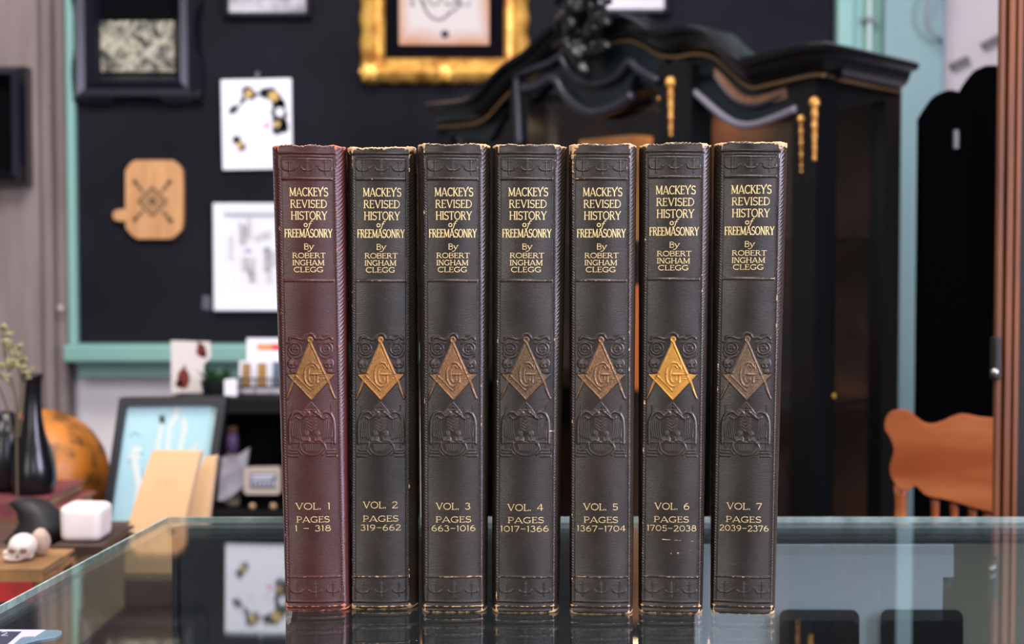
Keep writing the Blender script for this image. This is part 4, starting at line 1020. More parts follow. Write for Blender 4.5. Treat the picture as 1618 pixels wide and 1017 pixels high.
# white block
wb = thing('soap_block', (P(126,850,1.46).x, 1.48, zwb), 'chunky white rounded block beside the framed hand picture', 'block')
x0 = P(92,830,1.46).x; x1 = P(158,830,1.46).x; zl = zat(857, 1.46); zh = zat(801, 1.46)
low_book(80, 162, 1.44, .12, zwb, zl, (70,46,32), 'small dark brown book directly beneath the white block')
bm = bmesh.new(); bmesh.ops.create_cube(bm, size=1)
bmesh.ops.bevel(bm, geom=list(bm.edges), offset=.22, segments=5, affect='EDGES', profile=.6)
V = []
for v in bm.verts:
    co = v.co; V.append(Vector(((x0+x1)/2+co.x*(x1-x0)*(1+.06*co.z), 1.485+co.y*.05, (zl+zh)/2+co.z*(zh-zl)-.04*co.x*(zh-zl)*(co.z > 0))))
bm.verts.index_update(); mk('block', V, [tuple(v.index for v in f.verts) for f in bm.faces], mat('chalk_white', (238,228,222), .6, c2=(226,212,202), scale=20), wb, smooth=True); bm.free()
# maroon/salmon book stack carrying the black vase
z = ZT; 
for k, (py, col, lb) in enumerate(((872,(84,46,40),'dark brown-red book at the bottom of the pile under the black vase'),(842,(112,58,48),'rust red book in the middle of the pile under the black vase'),(815,(150,82,66),'salmon red book second from the top under the black vase'),(796,(132,62,66),'dusty rose book topmost of the pile under the black vase'))):
    z1 = zat(py, 1.66)
    low_book(-140, 78-(k%2)*18, 1.66, .19, z, z1, col, lb, grp='red books piled under the black vase'); z = z1
zv = z
VG = mat('black_gloss_ceramic', (14,14,18), .22)
cx_ = P(52, 700, 1.74).x; S_ = 1.74/FPX
def vprof(pts): return [(r*S_, (790-y)*S_) for r, y in pts]
g = G(); zvb = zat(790, 1.74); 
pf = [(26,790),(33,782),(36,765),(34,742),(27,718),(19,692),(15,670),(13.5,645),(14,615),(17,603),(18,600),(15,600),(11,606),(11,640)]
g.lathe((cx_, 1.74, zv), [(r*S_, (790-y)*S_) for r, y in pf], 40); g.build('black_vase', VG, smooth=True, label='slim black bottle vase with a tall narrow neck on the red books', cat='vase')
cx2 = P(-18, 700, 1.70).x
g = G(); g.lathe((cx2, 1.76, zv), [(r*S_, h*S_) for r, h in ((22,0),(31,12),(35,45),(32,85),(24,112),(14,124),(10,128),(8,126))], 36); g.build('black_vase', VG, smooth=True, label='round-shouldered black vase cut off by the left edge of the photo', cat='vase')
# black animal-like figure in front: dark stone
g = G(); c_ = P(48, 812, 1.50); cz_ = zat(858, 1.50)
hh = zat(792, 1.50)-zwb
def rk_(d): return 1+.22*mnoise.noise(d*2.3)+.08*mnoise.noise(d*6)
g.lathe(Vector((P(46,820,1.50).x, 1.52, zwb)), [(.030,0),(.031,hh*.2),(.026,hh*.45),(.022,hh*.7),(.020,hh*.9),(.010,hh)], 24)
V = [v+Vector((.010*math.sin((v.z-zwb)*90), 0, 0))+Vector((.004*mnoise.noise(v*60),.004*mnoise.noise(v*55),0)) for v in g.V]
mk('stone_figure', V, g.F, mat('black_stone', (26,24,28), .5), smooth=True, label='rough black stone figure in front of the vase', cat='figurine')
# globe (antique, orange) on a ring stand
Rg = .094; Dg = 1.99; cg = P(64, 752, Dg); Rg = 106*Dg/FPX
def globe_mat():
    m, nt, b = new_mat('antique_globe'); N = nt.nodes; L = nt.links
    tc = N.new('ShaderNodeTexCoord'); n = N.new('ShaderNodeTexNoise'); n.inputs['Scale'].default_value = 24; n.inputs['Detail'].default_value = 8; L.new(tc.outputs['Object'], n.inputs['Vector'])
    r = N.new('ShaderNodeValToRGB'); e = r.color_ramp.elements; e[0].position = .38; e[0].color = (*srgb((112,68,22)),1); e[1].position = .56; e[1].color = (*srgb((190,112,32)),1)
    x = e.new(.46); x.color = (*srgb((168,104,34)),1)
    L.new(n.outputs['Fac'], r.inputs[0]); L.new(r.outputs[0], b.inputs['Base Color']); b.inputs['Roughness'].default_value = .45; return m
gl = thing('globe', (cg.x, Dg, ZT), 'large orange-brown antique globe behind the black vase', 'globe')
g = G(); g.ball(cg, Rg, (1,1,1), 48, 32); g.build('sphere', globe_mat(), gl, smooth=True)
g = G(); g.lathe((cg.x, Dg, ZT), [(.05,0),(.052,.008),(.02,.014),(.016,max(.018, cg.z-Rg-ZT-.002)),(.03,max(.02, cg.z-Rg*.97-ZT))], 24) if cg.z-Rg > ZT else g.lathe((cg.x, Dg, ZT-.0), [(.05,0),(.05,.004)], 24)
g.build('stand', BLKW, gl, smooth=True)
# dried stems
dp = thing('dried_stems', (P(20,700,1.60).x, 1.62, ZT), 'dried pale leaves and stems rising at the left edge', 'dried plant')
g = G(); r_ = random.Random(2)
stems = [[(26,690),(30,650),(34,610),(28,575),(20,545)],[(24,690),(26,640),(18,600),(8,560),(4,520)],[(30,690),(36,640),(40,600),(46,580)],[(20,690),(10,640),(-6,600),(-10,570)]]
for s_ in stems:
    g.tube(crm([P(x, y, 1.60) for x, y in s_], 6), .0012, 6)
    b0_ = P(s_[0][0], s_[0][1], 1.60); 
g.tube([Vector((P(26,690,1.60).x, 1.60, zwb+.001)), P(26,690,1.60)], .0014, 6)
g.build('stems', mat('dry_stem', (84,72,52), .8), dp)
g = G()
for (x, y, n_, sz) in ((6,520,5,9),(12,545,6,10),(24,552,6,9),(34,575,7,11),(44,588,6,10),(20,570,6,9),(0,585,5,10),(8,600,5,9)):
    for k in range(n_):
        c_ = P(x+r_.uniform(-8,8), y+r_.uniform(-9,9), 1.60+r_.uniform(-.02,.02)); a_ = r_.uniform(0,3.14); l = sz*1.6/FPX*r_.uniform(.7,1.2)
        d = Vector((math.cos(a_), r_.uniform(-.4,.4), math.sin(a_))).normalized()*l; s_ = d.cross(Vector((0,1,0))).normalized()*l*.4
        g.add([c_-d, c_+s_, c_+d, c_-s_, c_+Vector((0,-.003,0))], [(0,1,4),(1,2,4),(2,3,4),(3,0,4)])
g.build('dried_leaves', mat('dry_leaf', (168,160,112), .8, c2=(110,104,70), scale=30), dp)

# ------------------------------------------------------------------ framed hand picture, leaning
Df = 1.86
def Pf(px, py):                                 # plane leaning back: further away towards the top
    k = (900-py)/270.0; return P(px, py, Df+.05*k)
fr_ = thing('picture_frame', Vector((P(240,900,Df).x, Df, ZT)), 'slate frame with a pale blue skeletal hand print, leaning on the side table', 'picture frame')
def lerp(a, b, t): return (a[0]+(b[0]-a[0])*t, a[1]+(b[1]-a[1])*t)
ybf = 895
TL, TR = (188,629), (358,627); BLc, BRc = (150,ybf), (318,ybf)
def fq(u, v): return lerp(lerp(TL, TR, u), lerp(BLc, BRc, u), v)
def ring(g, u0, v0, u1, v1, iu0, iv0, iu1, iv1, d):
    o = [Pf(*fq(u0,v0)), Pf(*fq(u1,v0)), Pf(*fq(u1,v1)), Pf(*fq(u0,v1))]; i_ = [Pf(*fq(iu0,iv0)), Pf(*fq(iu1,iv0)), Pf(*fq(iu1,iv1)), Pf(*fq(iu0,iv1))]
    off = Vector((0,d,0)); V = o+i_+[p+off for p in o]+[p+off for p in i_]; F = []
    for k in range(4):
        j = (k+1)%4; F += [(k,j,4+j,4+k),(8+k,12+k,12+j,8+j),(k,8+k,8+j,j),(4+k,4+j,12+j,12+k)]
    g.add(V, F)
g = G(); ring(g, 0,0,1,1, .075,.045,.925,.955, .022); g.build('frame_moulding', mat('slate_frame', (22,24,30), .5), fr_)
g = G(); g.prism([Pf(*fq(u, v))+Vector((0,.008,0)) for u, v in ((.07,.04),(.93,.04),(.93,.96),(.07,.96))], (0,.006,0)); g.build('picture', mat('pale_cyan_print', (168,206,210), .5, c2=(156,196,202), scale=8), fr_)
BW = mat('bone_ink', (204,214,206), .7)
def fink(name, quads, m):
    g = G()
    for q in quads: g.prism([Pf(x, y)+Vector((0,.0078,0)) for x, y in q], (0,-.0006,0))
    g.build(name, m, fr_)
q = []
for p in ([(252,678),(246,715)],[(266,676),(262,715)],[(276,650),(270,672)],[(288,682),(282,715)],[(290,664),(289,680)],[(305,704),(302,716)],[(277,642),(275,652)]): q += rib(p, 7)
for x, y in ((253,676),(267,674),(277,648),(289,666),(306,706),(276,660),(290,681)): q += dsc(x, y, 5)
q += dsc(213,712,9,6)+dsc(210,722,10,6)+rib([(210,726),(218,770),(214,800),(205,850)], 11)+rib([(246,715),(236,760),(228,810)], 12)
fink('bone_drawing', q, BW)
fink('ink_star', dsc(254,663,4.5)+rib([(248,657),(260,669)],1.6)+rib([(260,657),(248,669)],1.6)+rib([(254,654),(254,672)],1.6), INKD)
fink('shading_lines', rib(sm([(203,690),(211,684),(219,690)]),1.6)+rib([(217,718),(224,716)],2)+rib([(205,726),(201,732)],2)+rib([(222,740),(226,790)],1.6), mat('blue_grey_line', (120,160,170), .7))
# box carrying the booklets
Dq = 1.66
zbx = zat(905, Dq)
g = G(); xq0 = P(188,900,Dq).x; xq1 = P(322,900,Dq).x
g.box(xq0, xq1, Dq-.03, Dq+.10, ZT, zbx, .003); mk('wooden_box', g.V, g.F, mat('mid_brown_box', (110,84,62), .6, c2=(88,66,48), scale=12), label='brown wooden box the tan booklets stand on', cat='box')
def bklt(quad, D, th, lb, cover, lean=.03):
    t = thing('booklet', Vector((P(quad[2][0],quad[2][1],D).x, D, zbx)), lb, 'booklet')
    def Q(x, y): k = (905-y)/190.; p = P(x, y, D+lean*k); return p
    g = G(); g.prism([Q(*p) for p in quad], (0,.002,0)); g.build('front_cover', cover, t)
    g = G(); g.prism([Q(x+ (1 if i in (1,2) else 1.5), y+(1.2 if i < 2 else -.5))+Vector((0,.0021,0)) for i, (x, y) in enumerate(quad)], (0,th,0)); g.build('page_block', mat('buff_pages', (206,180,160), .8), t)
    g = G(); g.prism([Q(x+2, y)+Vector((0,.0022+th,0)) for x, y in quad], (0,.002,0)); g.build('back_cover', cover, t)
    return t, Q
TAN = mat('tan_cover', (224,184,134), .6, c2=(216,176,124), scale=10)
bklt([(322,722),(341,720),(318,905),(262,905)], Dq+.035, .006, 'second tan booklet half hidden behind the first', TAN)
t, Q = bklt([(240,712),(317,713),(272,905),(176,905)], Dq, .006, 'tan booklet with faint red lettering leaning before the hand picture', TAN)
g = G()
for q_ in text_quads('X', 247, 256, 767, 758, .9)+text_quads('6', 260, 268, 766, 757, .9)+text_quads('D', 272, 281, 767, 758, .9): g.prism([Q(x, y) for x, y in q_], (0,-.0004,0))
g.build('faint_lettering', mat('faint_red_ink', (222,164,120), .8), t)

# ================================================================== BLACK BAROQUE CABINET
Rd, Ld, Ed = 2.10, 2.79, 2.28
Rp = P(1290, 200, Rd); Lp = P(690, 200, Ld); Ep = P(1424, 200, Ed)
fd = Vector((Rp.x-Lp.x, Rp.y-Lp.y, 0)).normalized(); fn = Vector((fd.y, -fd.x, 0))   # outward, to the camera
if fn.y > 0: fn = -fn
sd_ = Vector((Ep.x-Rp.x, Ep.y-Rp.y, 0)).normalized(); sn = Vector((sd_.y, -sd_.x, 0))
if sn.x < 0: sn = -sn
CAM = Vector((0,0,CZ))
def onplane(px, py, p0, nrm, o=0.0):
    r = ray(px, py); t = ((p0+nrm*o)-CAM).dot(nrm)/r.dot(nrm); return CAM+r*t
def Fp(px, py, o=0.0): return onplane(px, py, Vector((Rp.x,Rp.y,0)), fn, o)
def Sp(px, py, o=0.0): return onplane(px, py, Vector((Rp.x,Rp.y,0)), sn, o)
EB = mat('ebonised_wood', (8,9,12), .3, c2=(12,14,16), scale=8, coat=.15, spec=.35)
EBG = mat('ebonised_green', (14,26,30), .35)
GILT = mat('gilt_mount', (236,176,90), .35, metal=.5, c2=(170,114,52), scale=90)
GLN = mat('gilt_line', (86,64,36), .5)
cab = thing('display_cabinet', Vector(((Rp.x+Lp.x)/2, (Rp.y+Lp.y)/2+.2, 0)), 'black baroque display cabinet with carved crest and gilt mounts behind the volumes', 'cabinet')
LEN = math.hypot(Rp.x-Lp.x, Rp.y-Lp.y); DEP = .36
def cab_xy(a, b): return Vector((Lp.x,Lp.y,0))+fd*a - fn*b       # a along the front, b into the cabinet
def z_at(px, py): return Fp(px, py).z
def pbox(g, a0, a1, b0, b1, z0, z1):
    g.prism([cab_xy(a0,b0)+Vector((0,0,z0)), cab_xy(a1,b0)+Vector((0,0,z0)), cab_xy(a1,b1)+Vector((0,0,z0)), cab_xy(a0,b1)+Vector((0,0,z0))], (0,0,z1-z0))
def a_of(px): p = Fp(px, 300); return (p-cab_xy(0,0)).dot(fd)
# side wall dims follow the side plane as seen: side length
SL = math.hypot(Ep.x-Rp.x, Ep.y-Rp.y)
zct = Fp(1290, 108).z                            # underside of the cornice at the corner
# carcass: back, base, bottom
BKW = mat('copper_lined_back', (92,52,30), .6, c2=(14,9,7), scale=6)
g = G(); bA = Vector((Lp.x,Lp.y,0))+sd_*SL; bB = Vector((Ep.x,Ep.y,0))
g.prism([bA+Vector((0,0,.1)), bB+Vector((0,0,.1)), bB-sd_*.012+Vector((0,0,.1)), bA-sd_*.012+Vector((0,0,.1))], (0,0,zct-.1)); g.build('back_panel', BKW, cab)
g = G(); A0 = Vector((Lp.x,Lp.y,0)); A1 = Vector((Rp.x,Rp.y,0))
g.prism([A0, A1, bB, bA], (0,0,.42)); g.build('base', EB, cab)
g = G(); g.prism([A0+Vector((0,0,zct)), A1+Vector((0,0,zct)), bB+Vector((0,0,zct)), bA+Vector((0,0,zct))], (0,0,.015)); g.build('roof_board', EB, cab)
g = G(); g.prism([A0+Vector((0,0,.42)), A0+fd*.02+Vector((0,0,.42)), bA+fd*.02+Vector((0,0,.42)), bA+Vector((0,0,.42))], (0,0,zct-.42)); g.build('side_panel', EB, cab)
# front stiles
def stile(px0, px1, ytop_, o=.0, th=.03, m=EB, zb=.42, name='stile'):
    g = G(); a = Fp(px0, ytop_, o); b = Fp(px1, ytop_, o); 
    g.prism([Vector((a.x,a.y,zb)), Vector((b.x,b.y,zb)), Vector((b.x,b.y,b.z)), Vector((a.x,a.y,a.z))], -fn*th); return g.build(name, m, cab)
stile(692, 712, 175); stile(806, 834, 118, .02, .05); stile(1040, 1092, 100, .02, .05); stile(1252, 1290, 120, .004, .05)
# side posts and rails on the receding side
g = G()
for (p0_, p1_) in ((1290, 1312), (1398, 1423)):
    a = Sp(p0_, 130); b = Sp(p1_, 130); g.prism([Vector((a.x,a.y,.42)), Vector((b.x,b.y,.42)), Vector((b.x,b.y,zct)), Vector((a.x,a.y,zct))], -sn*.025)
g.build('side_frame', EB, cab)
g = G(); up = [Sp(x, y) for x, y in ((1290,112),(1330,118),(1380,124),(1423,131))]; lo = [Sp(x, y) for x, y in ((1290,170),(1330,172),(1380,163),(1423,152))]
g.strip(up, lo, -sn*.02); g.build('side_rail', EB, cab)
g = G(); a = Sp(1312,160); b = Sp(1398,160); g.prism([Vector((a.x,a.y,.42)), Vector((b.x,b.y,.42)), Vector((b.x,b.y,zct-.02)), Vector((a.x,a.y,zct-.02))], -sn*.003); 
V = [v-sn*.01 for v in g.V]; mk('side_pane', V, g.F, PANE, cab)
# cornice
topc = [(683,166),(735,161),(760,150),(785,122),(805,103),(838,82),(868,52),(895,34),(925,24),(955,28),(985,24),(1008,32),(1032,46),(1060,48),(1092,43),(1122,50),(1150,76),(1176,94),(1205,90),(1270,74),(1302,72)]
tp = crm([Fp(x, y, .03) for x, y in topc], 5)
endp = Sp(1436, 103, .03); cor = tp[-1]
path = tp + [cor + (Vector((endp.x,endp.y,endp.z))-cor)*t for t in (.25,.5,.75,1)]
side = [fn]*(len(tp)-1) + [(fn+sn).normalized()*1.25] + [sn]*4
prof = [(0.012,0.004),(.018,0),(.016,-.008),(.004,-.012),(.002,-.02),(-.004,-.030),(-.016,-.036),(-.018,-.044),(-.05,-.044),(-.05,.004)]
g = G(); sweep(g, path, prof, side=side); g.build('cornice', EB, cab, smooth=True, sharp=35)
g = G(); sweep(g, [p+Vector((0,0,-.038)) for p in path], [(-.012,0),(-.012,-.005),(-.02,-.005),(-.02,0)], side=side); g.build('gilt_line', GLN, cab)
# frieze boards under the cornice, following it
def frieze(ptsu, ptsl, o, m, name, th=.02, f=Fp):
    n = 26
    def rs(pts):
        c = crm([Vector((x,y,0)) for x,y in pts], 8); xs = [p.x for p in c]
        out = []
        for k in range(n):
            x = xs[0]+(xs[-1]-xs[0])*k/(n-1)
            j = max(i for i in range(len(xs)-1) if xs[i] <= x+1e-6); tt = (x-xs[j])/max(1e-6, xs[j+1]-xs[j]); out.append((x, c[j].y+(c[j+1].y-c[j].y)*min(1,tt)))
        return out
    g = G(); g.strip([f(x, y, o) for x, y in rs(ptsu)], [f(x, y, o) for x, y in rs(ptsl)], -fn*th); return g.build(name, m, cab)
frieze([(692,180),(735,178),(760,170),(785,146),(806,128)], [(692,214),(735,216),(770,222),(790,190),(806,168)], .0, EBG, 'frieze')
frieze([(806,128),(840,108),(880,60),(925,50),(985,50),(1030,72),(1050,76)], [(806,168),(850,150),(884,122),(925,178),(985,160),(1004,118),(1050,160)], .016, EBG, 'frieze')
frieze([(1085,70),(1120,76),(1150,102),(1176,120),(1205,116),(1290,100)], [(1085,140),(1120,168),(1150,190),(1180,200),(1215,192),(1290,172)], .0, EBG, 'frieze')
# curved mouldings
def mould(pts, o, r, m, name='moulding', f=Fp):
    g = G(); g.tube(crm([f(x, y, o) for x, y in pts], 6), r, 10); return g.build(name, m, cab, smooth=True)
EBH = mat('polished_ebony', (40,40,50), .3)
mould([(820,230),(818,160),(818,120),(840,110),(868,100),(885,90),(896,108),(915,126),(940,132),(965,126),(982,112),(994,98),(1010,110),(1040,128)], .024, .007, EBH)
mould([(826,140),(850,136),(876,124),(893,150),(915,170),(942,178),(975,168),(1000,150)], .022, .009, EBH)
mould([(1092,141),(1112,158),(1135,178),(1160,194),(1185,198),(1215,190),(1258,172)], .008, .006, mat('pale_ebony', (112,108,120), .35))  # this moulding is paler than the others
mould([(1128,118),(1150,148),(1172,164),(1200,166),(1240,150)], .004, .004, EBH)
CPI = mat('burr_inlay', (150,110,84), .35, c2=(104,72,52), scale=30)
frieze([(1128,108),(1140,118),(1160,140),(1180,152),(1205,150),(1240,138)], [(1129,122),(1142,142),(1160,158),(1180,168),(1205,166),(1241,156)], .006, CPI, 'inlay_panel', .006)
# doors: panes and lower rails
def pane(px0, px1, yt, o):
    a = Fp(px0, yt, o); b = Fp(px1, yt, o); g = G(); g.prism([Vector((a.x,a.y,.5)), Vector((b.x,b.y,.5)), Vector((b.x,b.y,b.z)), Vector((a.x,a.y,a.z))], -fn*.003); return g.build('door_pane', PANE, cab)
pane(834, 1040, 150, .0); pane(1092, 1252, 168, -.008); pane(712, 806, 190, -.008)
# gilt mounts
def mount(px, y0, y1, f, o, r=6.4, dim=False):
    g = G(); n = max(4, int((y1-y0)/9)); pA = f(px, y0, o)
    k_ = (f(px, y0, o).y)/FPX
    g.ball(f(px, y0+6, o), r*1.35*k_, (1,.6,1.1), 14, 10)
    for k in range(n):
        t = (k+1)/n; y = y0+8+(y1-y0-8)*t; rr = r*(1-.45*t)*(1 if k % 2 else .78)
        g.ball(f(px, y, o), rr*k_, (1,.6,1.25), 12, 8)
    return g.build('gilt_mount', GILT, cab, smooth=True)
mount(1060, 124, 212, Fp, .022); mount(1042, 150, 210, Fp, .018, 3); mount(1287, 156, 250, Fp, .006); mount(1266, 182, 270, Fp, .006, 4.2)
# crest: carved shell and scrolls
g = G(); r_ = random.Random(9)
cres = [(918,10,26),(902,-20,20),(936,-16,20),(893,26,14),(946,22,17),(906,48,19),(936,52,19),(918,86,20),(940,82,14),(902,74,13),(924,112,12),(884,44,10),(960,34,11)]
for x, y, r in cres:
    c_ = Fp(x, y, .05); k_ = c_.y/FPX
    def fnn(d, s_=r_.random()*9): return 1+.3*mnoise.noise(d*1.7+Vector((s_,0,0)))
    g.ball(c_, r*k_, (1,.9,1), 20, 14, fnn)
for s_ in (-1, 1):
    for k in range(3):
        pts_ = []
        for j in range(16):
            a_ = j*.42; rr = (20-k*3)*math.exp(-a_*.22); pts_.append(Fp(920+s_*(22+k*3+rr*math.cos(a_)), 6+k*36-rr*math.sin(a_), .065))
        g.tube(pts_, [.008*(1-.045*j)+.001 for j in range(16)], 8)
cr_ = g.build('carved_crest', mat('carved_ebony', (9,9,11), .34), cab, smooth=True)
md = cr_.modifiers.new('fuse', 'REMESH'); md.mode = 'VOXEL'; md.voxel_size = .003; md.use_smooth_shade = True
md = cr_.modifiers.new('relax', 'SMOOTH'); md.iterations = 6
# interior shelves
IN = mat('shelf_glass_green', (10,26,20), .2)
for y in (376, 634):
    z = Sp(1350, y, -.02).z; g = G()
    q0 = A0+fd*.03+sd_*.03; q1 = A1-fd*.03+sd_*.03; q2 = A1-fd*.03+sd_*(SL-.03); q3 = A0+fd*.03+sd_*(SL-.03)
    g.prism([Vector((p.x,p.y,z-.006)) for p in (q0,q1,q2,q3)], (0,0,.006)); g.build('shelf_board', IN, cab)
g = G(); c_ = Sp(1316, 625, .004); g.ball(c_, .0045, (1,1,1), 14, 10); g.build('brass_knob', mat('bright_brass', (240,200,80), .3, metal=.6), cab, smooth=True)
# curios inside the cabinet
zA = Sp(1350, 376, -.02).z
cA = Fp(850, 190, -.10)
g = G(); 
def fbox(px0, px1, y0, y1, o, dep, m, name, label, cat):
    a = Fp(px0, y1, o); b = Fp(px1, y1, o); zt2 = Fp((px0+px1)/2, y0, o).z; zb2 = a.z
    g = G(); g.prism([Vector((a.x,a.y,zb2)), Vector((b.x,b.y,zb2)), Vector((b.x,b.y,zt2)), Vector((a.x,a.y,zt2))], -fn*dep); return mk(name, g.V, g.F, m, label=label, cat=cat)
# ------------------------------------------------------------------ wooden chair (right)
CHW = mat('honey_maple', (184,108,60), .42, c2=(150,74,32), scale=7, stretch=(1,1,4))
Dc = 1.62
def Cp(px, py, o=0): return onplane(px, py, Vector((P(1397,700,Dc).x, Dc, 0)), Vector((-.30,-.954,0)).normalized(), o)
cn = Vector((-.30,-.954,0)).normalized()
chp = Cp(1500, 800)
chair = thing('wooden_chair', Vector((chp.x, chp.y+.2, 0)), 'honey-coloured wooden spindle-back chair at the right behind the counter', 'chair')
outl = [(1418,650),(1410,651),(1402,657),(1398,667),(1399,679),(1406,690),(1411,703),(1412,716),(1407,730),(1406,745),(1410,756),(1420,772),(1432,776),(1440,770),(1448,768),(1456,776),(1466,783),(1500,790),(1540,802),(1580,812),(1640,830),(1700,834),(1752,836),(1762,830),(1768,812),(1762,796),(1762,780),(1768,762),(1768,748),(1758,738),(1744,740),(1730,750),(1712,752),(1690,738),(1660,700),(1620,672),(1580,664),(1550,661),(1522,656),(1505,660),(1490,667),(1472,672),(1458,669),(1446,660),(1436,652),(1427,649)]
ol = crm([Vector((x,y,0)) for x,y in outl+[outl[0]]], 3)[:-1]
bm = bmesh.new(); vs_ = [bm.verts.new(Cp(p.x, p.y)) for p in ol]; es_ = [bm.edges.new((vs_[i], vs_[(i+1)%len(vs_)])) for i in range(len(vs_))]
bmesh.ops.triangle_fill(bm, use_beauty=True, use_dissolve=False, edges=es_)
ext = bmesh.ops.extrude_face_region(bm, geom=list(bm.faces))
for e in ext['geom']:
    if isinstance(e, bmesh.types.BMVert): e.co -= cn*.022
bm.verts.index_update(); o = mk('crest_rail', [v.co.copy() for v in bm.verts], [tuple(v.index for v in f.verts) for f in bm.faces], CHW, chair); bm.free()
bv = o.modifiers.new('soft', 'BEVEL'); bv.width = .004; bv.segments = 2; bv.limit_method = 'ANGLE'
zse = .66
def turned(px, y0, r, name):
    a = Cp(px, y0, -.011); b = Vector((a.x, a.y, zse)); L_ = a.z-zse; g = G(); pf = []
    for k in range(25):
        t = k/24; pf.append((r*(1+.28*math.sin(t*math.pi*6)*(.3+.7*t)), L_*t))
    g.lathe(b, pf, 14); return g.build(name, CHW, chair, smooth=True)
turned(1424, 768, .0085, 'back_post'); turned(1764, 828, .0085, 'back_post')
for px, y in ((1478,782),(1508,789),(1537,797),(1561,804),(1590,812),(1618,820),(1648,828),(1680,830),(1712,832)): turned(px, y, .0058, 'spindle')
a = Cp(1400, 800, .02); b = Cp(1790, 800, .02); dd = -cn*.40
g = G(); g.prism([Vector((p.x,p.y,zse-.03)) for p in (a, b, b-cn*.36, a-cn*.36)], (0,0,.03)); V = g.V
mk('seat', V, g.F, CHW, chair)
for p in (a+(b-a)*.12-cn*.03, a+(b-a)*.88-cn*.03, a+(b-a)*.12-cn*.33, a+(b-a)*.88-cn*.33):
    g = G(); g.lathe((p.x,p.y,0), [(.012,0),(.016,.15),(.012,.2),(.019,.4),(.014,zse-.03)], 14); g.build('leg', CHW, chair, smooth=True)
# ------------------------------------------------------------------ arched black screen
Dn = 2.0
sc_ = thing('folding_screen', Vector((P(1560,700,Dn).x, Dn, 0)), 'tall black folding screen with arched panel tops behind the chair', 'screen')
BKS = mat('matte_black_screen', (4,4,5), 1, spec=.0)
def arch(pts, D, name):
    pts_ = crm([Vector((x,y,0)) for x,y in pts], 5); up = [P(p.x, p.y, D) for p in pts_]; lo = [Vector((p.x, p.y, .02)) for p in up]
    g = G(); g.strip(up, lo, (0,.025,0)); return g.build(name, BKS, sc_)
arch([(1457,186),(1468,168),(1482,150),(1500,142),(1520,146),(1535,148)], Dn, 'panel'); arch([(1518,152),(1530,130),(1548,108),(1565,103),(1590,106),(1612,118),(1622,146)], Dn+.03, 'panel'); arch([(1618,150),(1640,120),(1675,104),(1720,106),(1760,140)], Dn+.01, 'panel'); arch([(1758,148),(1785,118),(1830,104),(1880,110),(1920,150)], Dn+.04, 'panel'); arch([(1916,150),(1950,118),(2000,104),(2060,112),(2110,160)], Dn+.01, 'panel')  # panels past the right edge are added, unseen, to shade the teal column
p = P(1511, 205, Dn-.004); q2 = P(1511, 235, Dn-.004)
g = G(); g.box(p.x-.0035, p.x+.0035, Dn-.006, Dn+.001, q2.z, p.z, .001); g.build('catch', mat('nickel', (84,82,84), .4), sc_)
# ------------------------------------------------------------------ oak post with latch (right edge)
Dpst = 1.36
ps = thing('oak_post', Vector((P(1594,500,Dpst).x, Dpst, 0)), 'grooved orange-brown oak post rising past the right edge', 'post')
OAK = mat('orange_oak', (132,74,24), .55, c2=(88,46,22), scale=9, stretch=(6,6,.5))
x0, x1 = P(1576, 400, Dpst).x, P(1613, 400, Dpst).x; w = x1-x0
g = G(); pf = [(0,.006),(.04,0),(.22,0),(.26,.006),(.34,.006),(.38,-.002),(.62,-.002),(.66,.006),(.74,.006),(.78,0),(.96,0),(1,.006),(1.1,.05),(.66,.05)]
g.prism([Vector((x0+w*a_, Dpst+b_, 0)) for a_, b_ in pf], (0,0,3.0)); g.build('moulded_post', OAK, ps)
g = G(); g.box(x1, x1+.12, Dpst+.012, Dpst+.05, 0, 3.0); g.build('dark_jamb', mat('dark_jamb', (10,9,9), .7), ps)
za, zb = P(1576, 532, Dpst).z, P(1576, 600, Dpst).z
g = G(); g.box(x0-.003, x0+.004, Dpst-.004, Dpst+.010, zb, za, .002); la = g.build('latch', mat('black_iron', (12,11,11), .5), ps)
g = G(); g.ball((x0-.003, Dpst-.006, P(1576,587,Dpst).z), .004, (1,1,1), 12, 8); g.build('latch_knob', mat('steel_knob', (176,172,170), .25, metal=.8), la, smooth=True)

# ------------------------------------------------------------------ curios inside the cabinet
WOODC = mat('warm_box_wood', (226,158,92), .5, c2=(196,128,70), scale=14)
zs_up = zA
def incab(px0, px1, ytop_, o, dep, zb, m, name, label, cat):
    a = Fp(px0, 400, o); b = Fp(px1, 400, o); zt2 = Fp((px0+px1)/2, ytop_, o).z
    g = G(); g.prism([Vector((a.x,a.y,zb)), Vector((b.x,b.y,zb)), Vector((b.x,b.y,zt2)), Vector((a.x,a.y,zt2))], -fn*dep)
    return mk(name, g.V, g.F, m, label=label, cat=cat)
incab(915, 999, 217, -.06, .05, zs_up, WOODC, 'wooden_box', 'warm tan wooden box on the upper shelf inside the black cabinet', 'box')
incab(838, 868, 176, -.06, .02, zs_up, mat('grey_card', (120,118,112), .6), 'lit_spot_card', 'small grey card put in for a lit spot inside the cabinet behind its left door stile', 'card')  # grey slab added to show a lit spot in the dark interior
incab(985, 1022, 450, -.07, .04, Sp(1350,634,-.02).z, mat('orange_box', (236,120,56), .5), 'orange_box', 'bright orange box glimpsed between the fifth and sixth volumes', 'box')

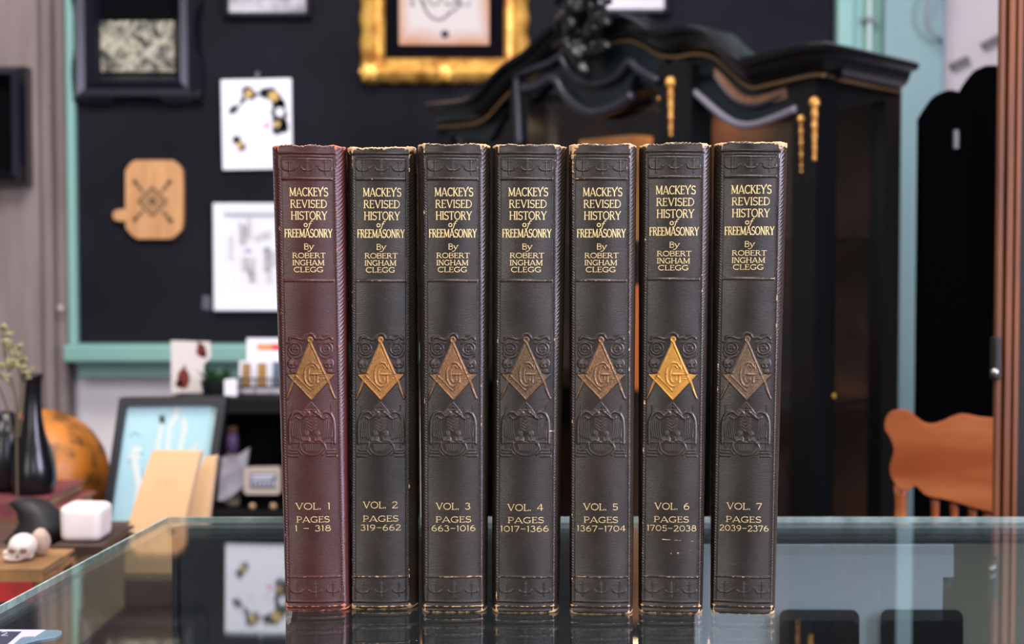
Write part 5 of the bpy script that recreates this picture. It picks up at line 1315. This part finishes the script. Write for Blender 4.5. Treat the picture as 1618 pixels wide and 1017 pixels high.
# ================================================================== LIGHT
def area(name, loc, target, sx_, sy_, power, col):
    l = bpy.data.lights.new(name, 'AREA'); l.shape = 'RECTANGLE'; l.size = sx_; l.size_y = sy_; l.energy = power; l.color = col
    o = bpy.data.objects.new(name, l); COL.objects.link(o); o.location = loc
    o.rotation_euler = (Vector(target)-Vector(loc)).to_track_quat('-Z', 'Y').to_euler(); return o
area('window_light_right', (1.85, .05, 1.70), (0.1, .8, 1.1), 1.0, 1.3, 78, (.78,.76,1.0))
area('window_light_shopfront', (.95, -2.2, 1.60), (.1, .8, 1.15), .8, 1.5, 24, (.84,.84,1.0))
area('window_light_front', (-1.5, -2.3, 1.7), (-.6, 3.0, 1.0), .8, 1.6, 26, (1.0,.93,.86))
area('relief_light', (.15, .25, 2.3), (.0, .8, 1.15), .5, .25, 8, (1.0,.93,.86))  # added overhead light, grazes the spines to bring out their relief
area('wall_wash_light', (-.2, .9, 2.9), (-.6, 3.1, 1.2), 1.2, .4, 12, (1.0,.97,.96))
area('shop_ceiling_light', (-.3, 1.5, 2.9), (-.3, 2.9, 1.2), 1.8, .8, 52, (1.0,.97,.96))
area('left_wall_fill', (-1.0, .7, 2.0), (-.85, 3.0, .95), .4, .4, 7, (1.0,.95,.92))  # added fill, brightens the white wall below the ledge
pL = cab_xy(LEN*.55, .14); area('cabinet_lamp', (pL.x, pL.y, zct-.012), (pL.x, pL.y, 0), .25, .08, .4, (1,.66,.36))
wd = bpy.data.worlds.new('World'); SC.world = wd; wd.use_nodes = True
bg = wd.node_tree.nodes['Background']; bg.inputs[0].default_value = (.80,.86,1.0,1); bg.inputs[1].default_value = .22
# ================================================================== CAMERA
cam = bpy.data.cameras.new('camera'); co = bpy.data.objects.new('camera', cam); COL.objects.link(co)
cam.lens = 50; cam.sensor_width = 36; cam.sensor_fit = 'HORIZONTAL'; cam.clip_start = .02
co.location = (0, 0, CZ); co.rotation_euler = (math.pi/2-PITCH, 0, 0)
cam.dof.use_dof = True; cam.dof.focus_distance = .796; cam.dof.aperture_fstop = 9.5; cam.dof.aperture_blades = 0
SC.camera = co
vs = SC.view_settings; vs.view_transform = 'Standard'; vs.look = 'None'; vs.gamma = 1; vs.use_curve_mapping = False; vs.exposure = 0.0
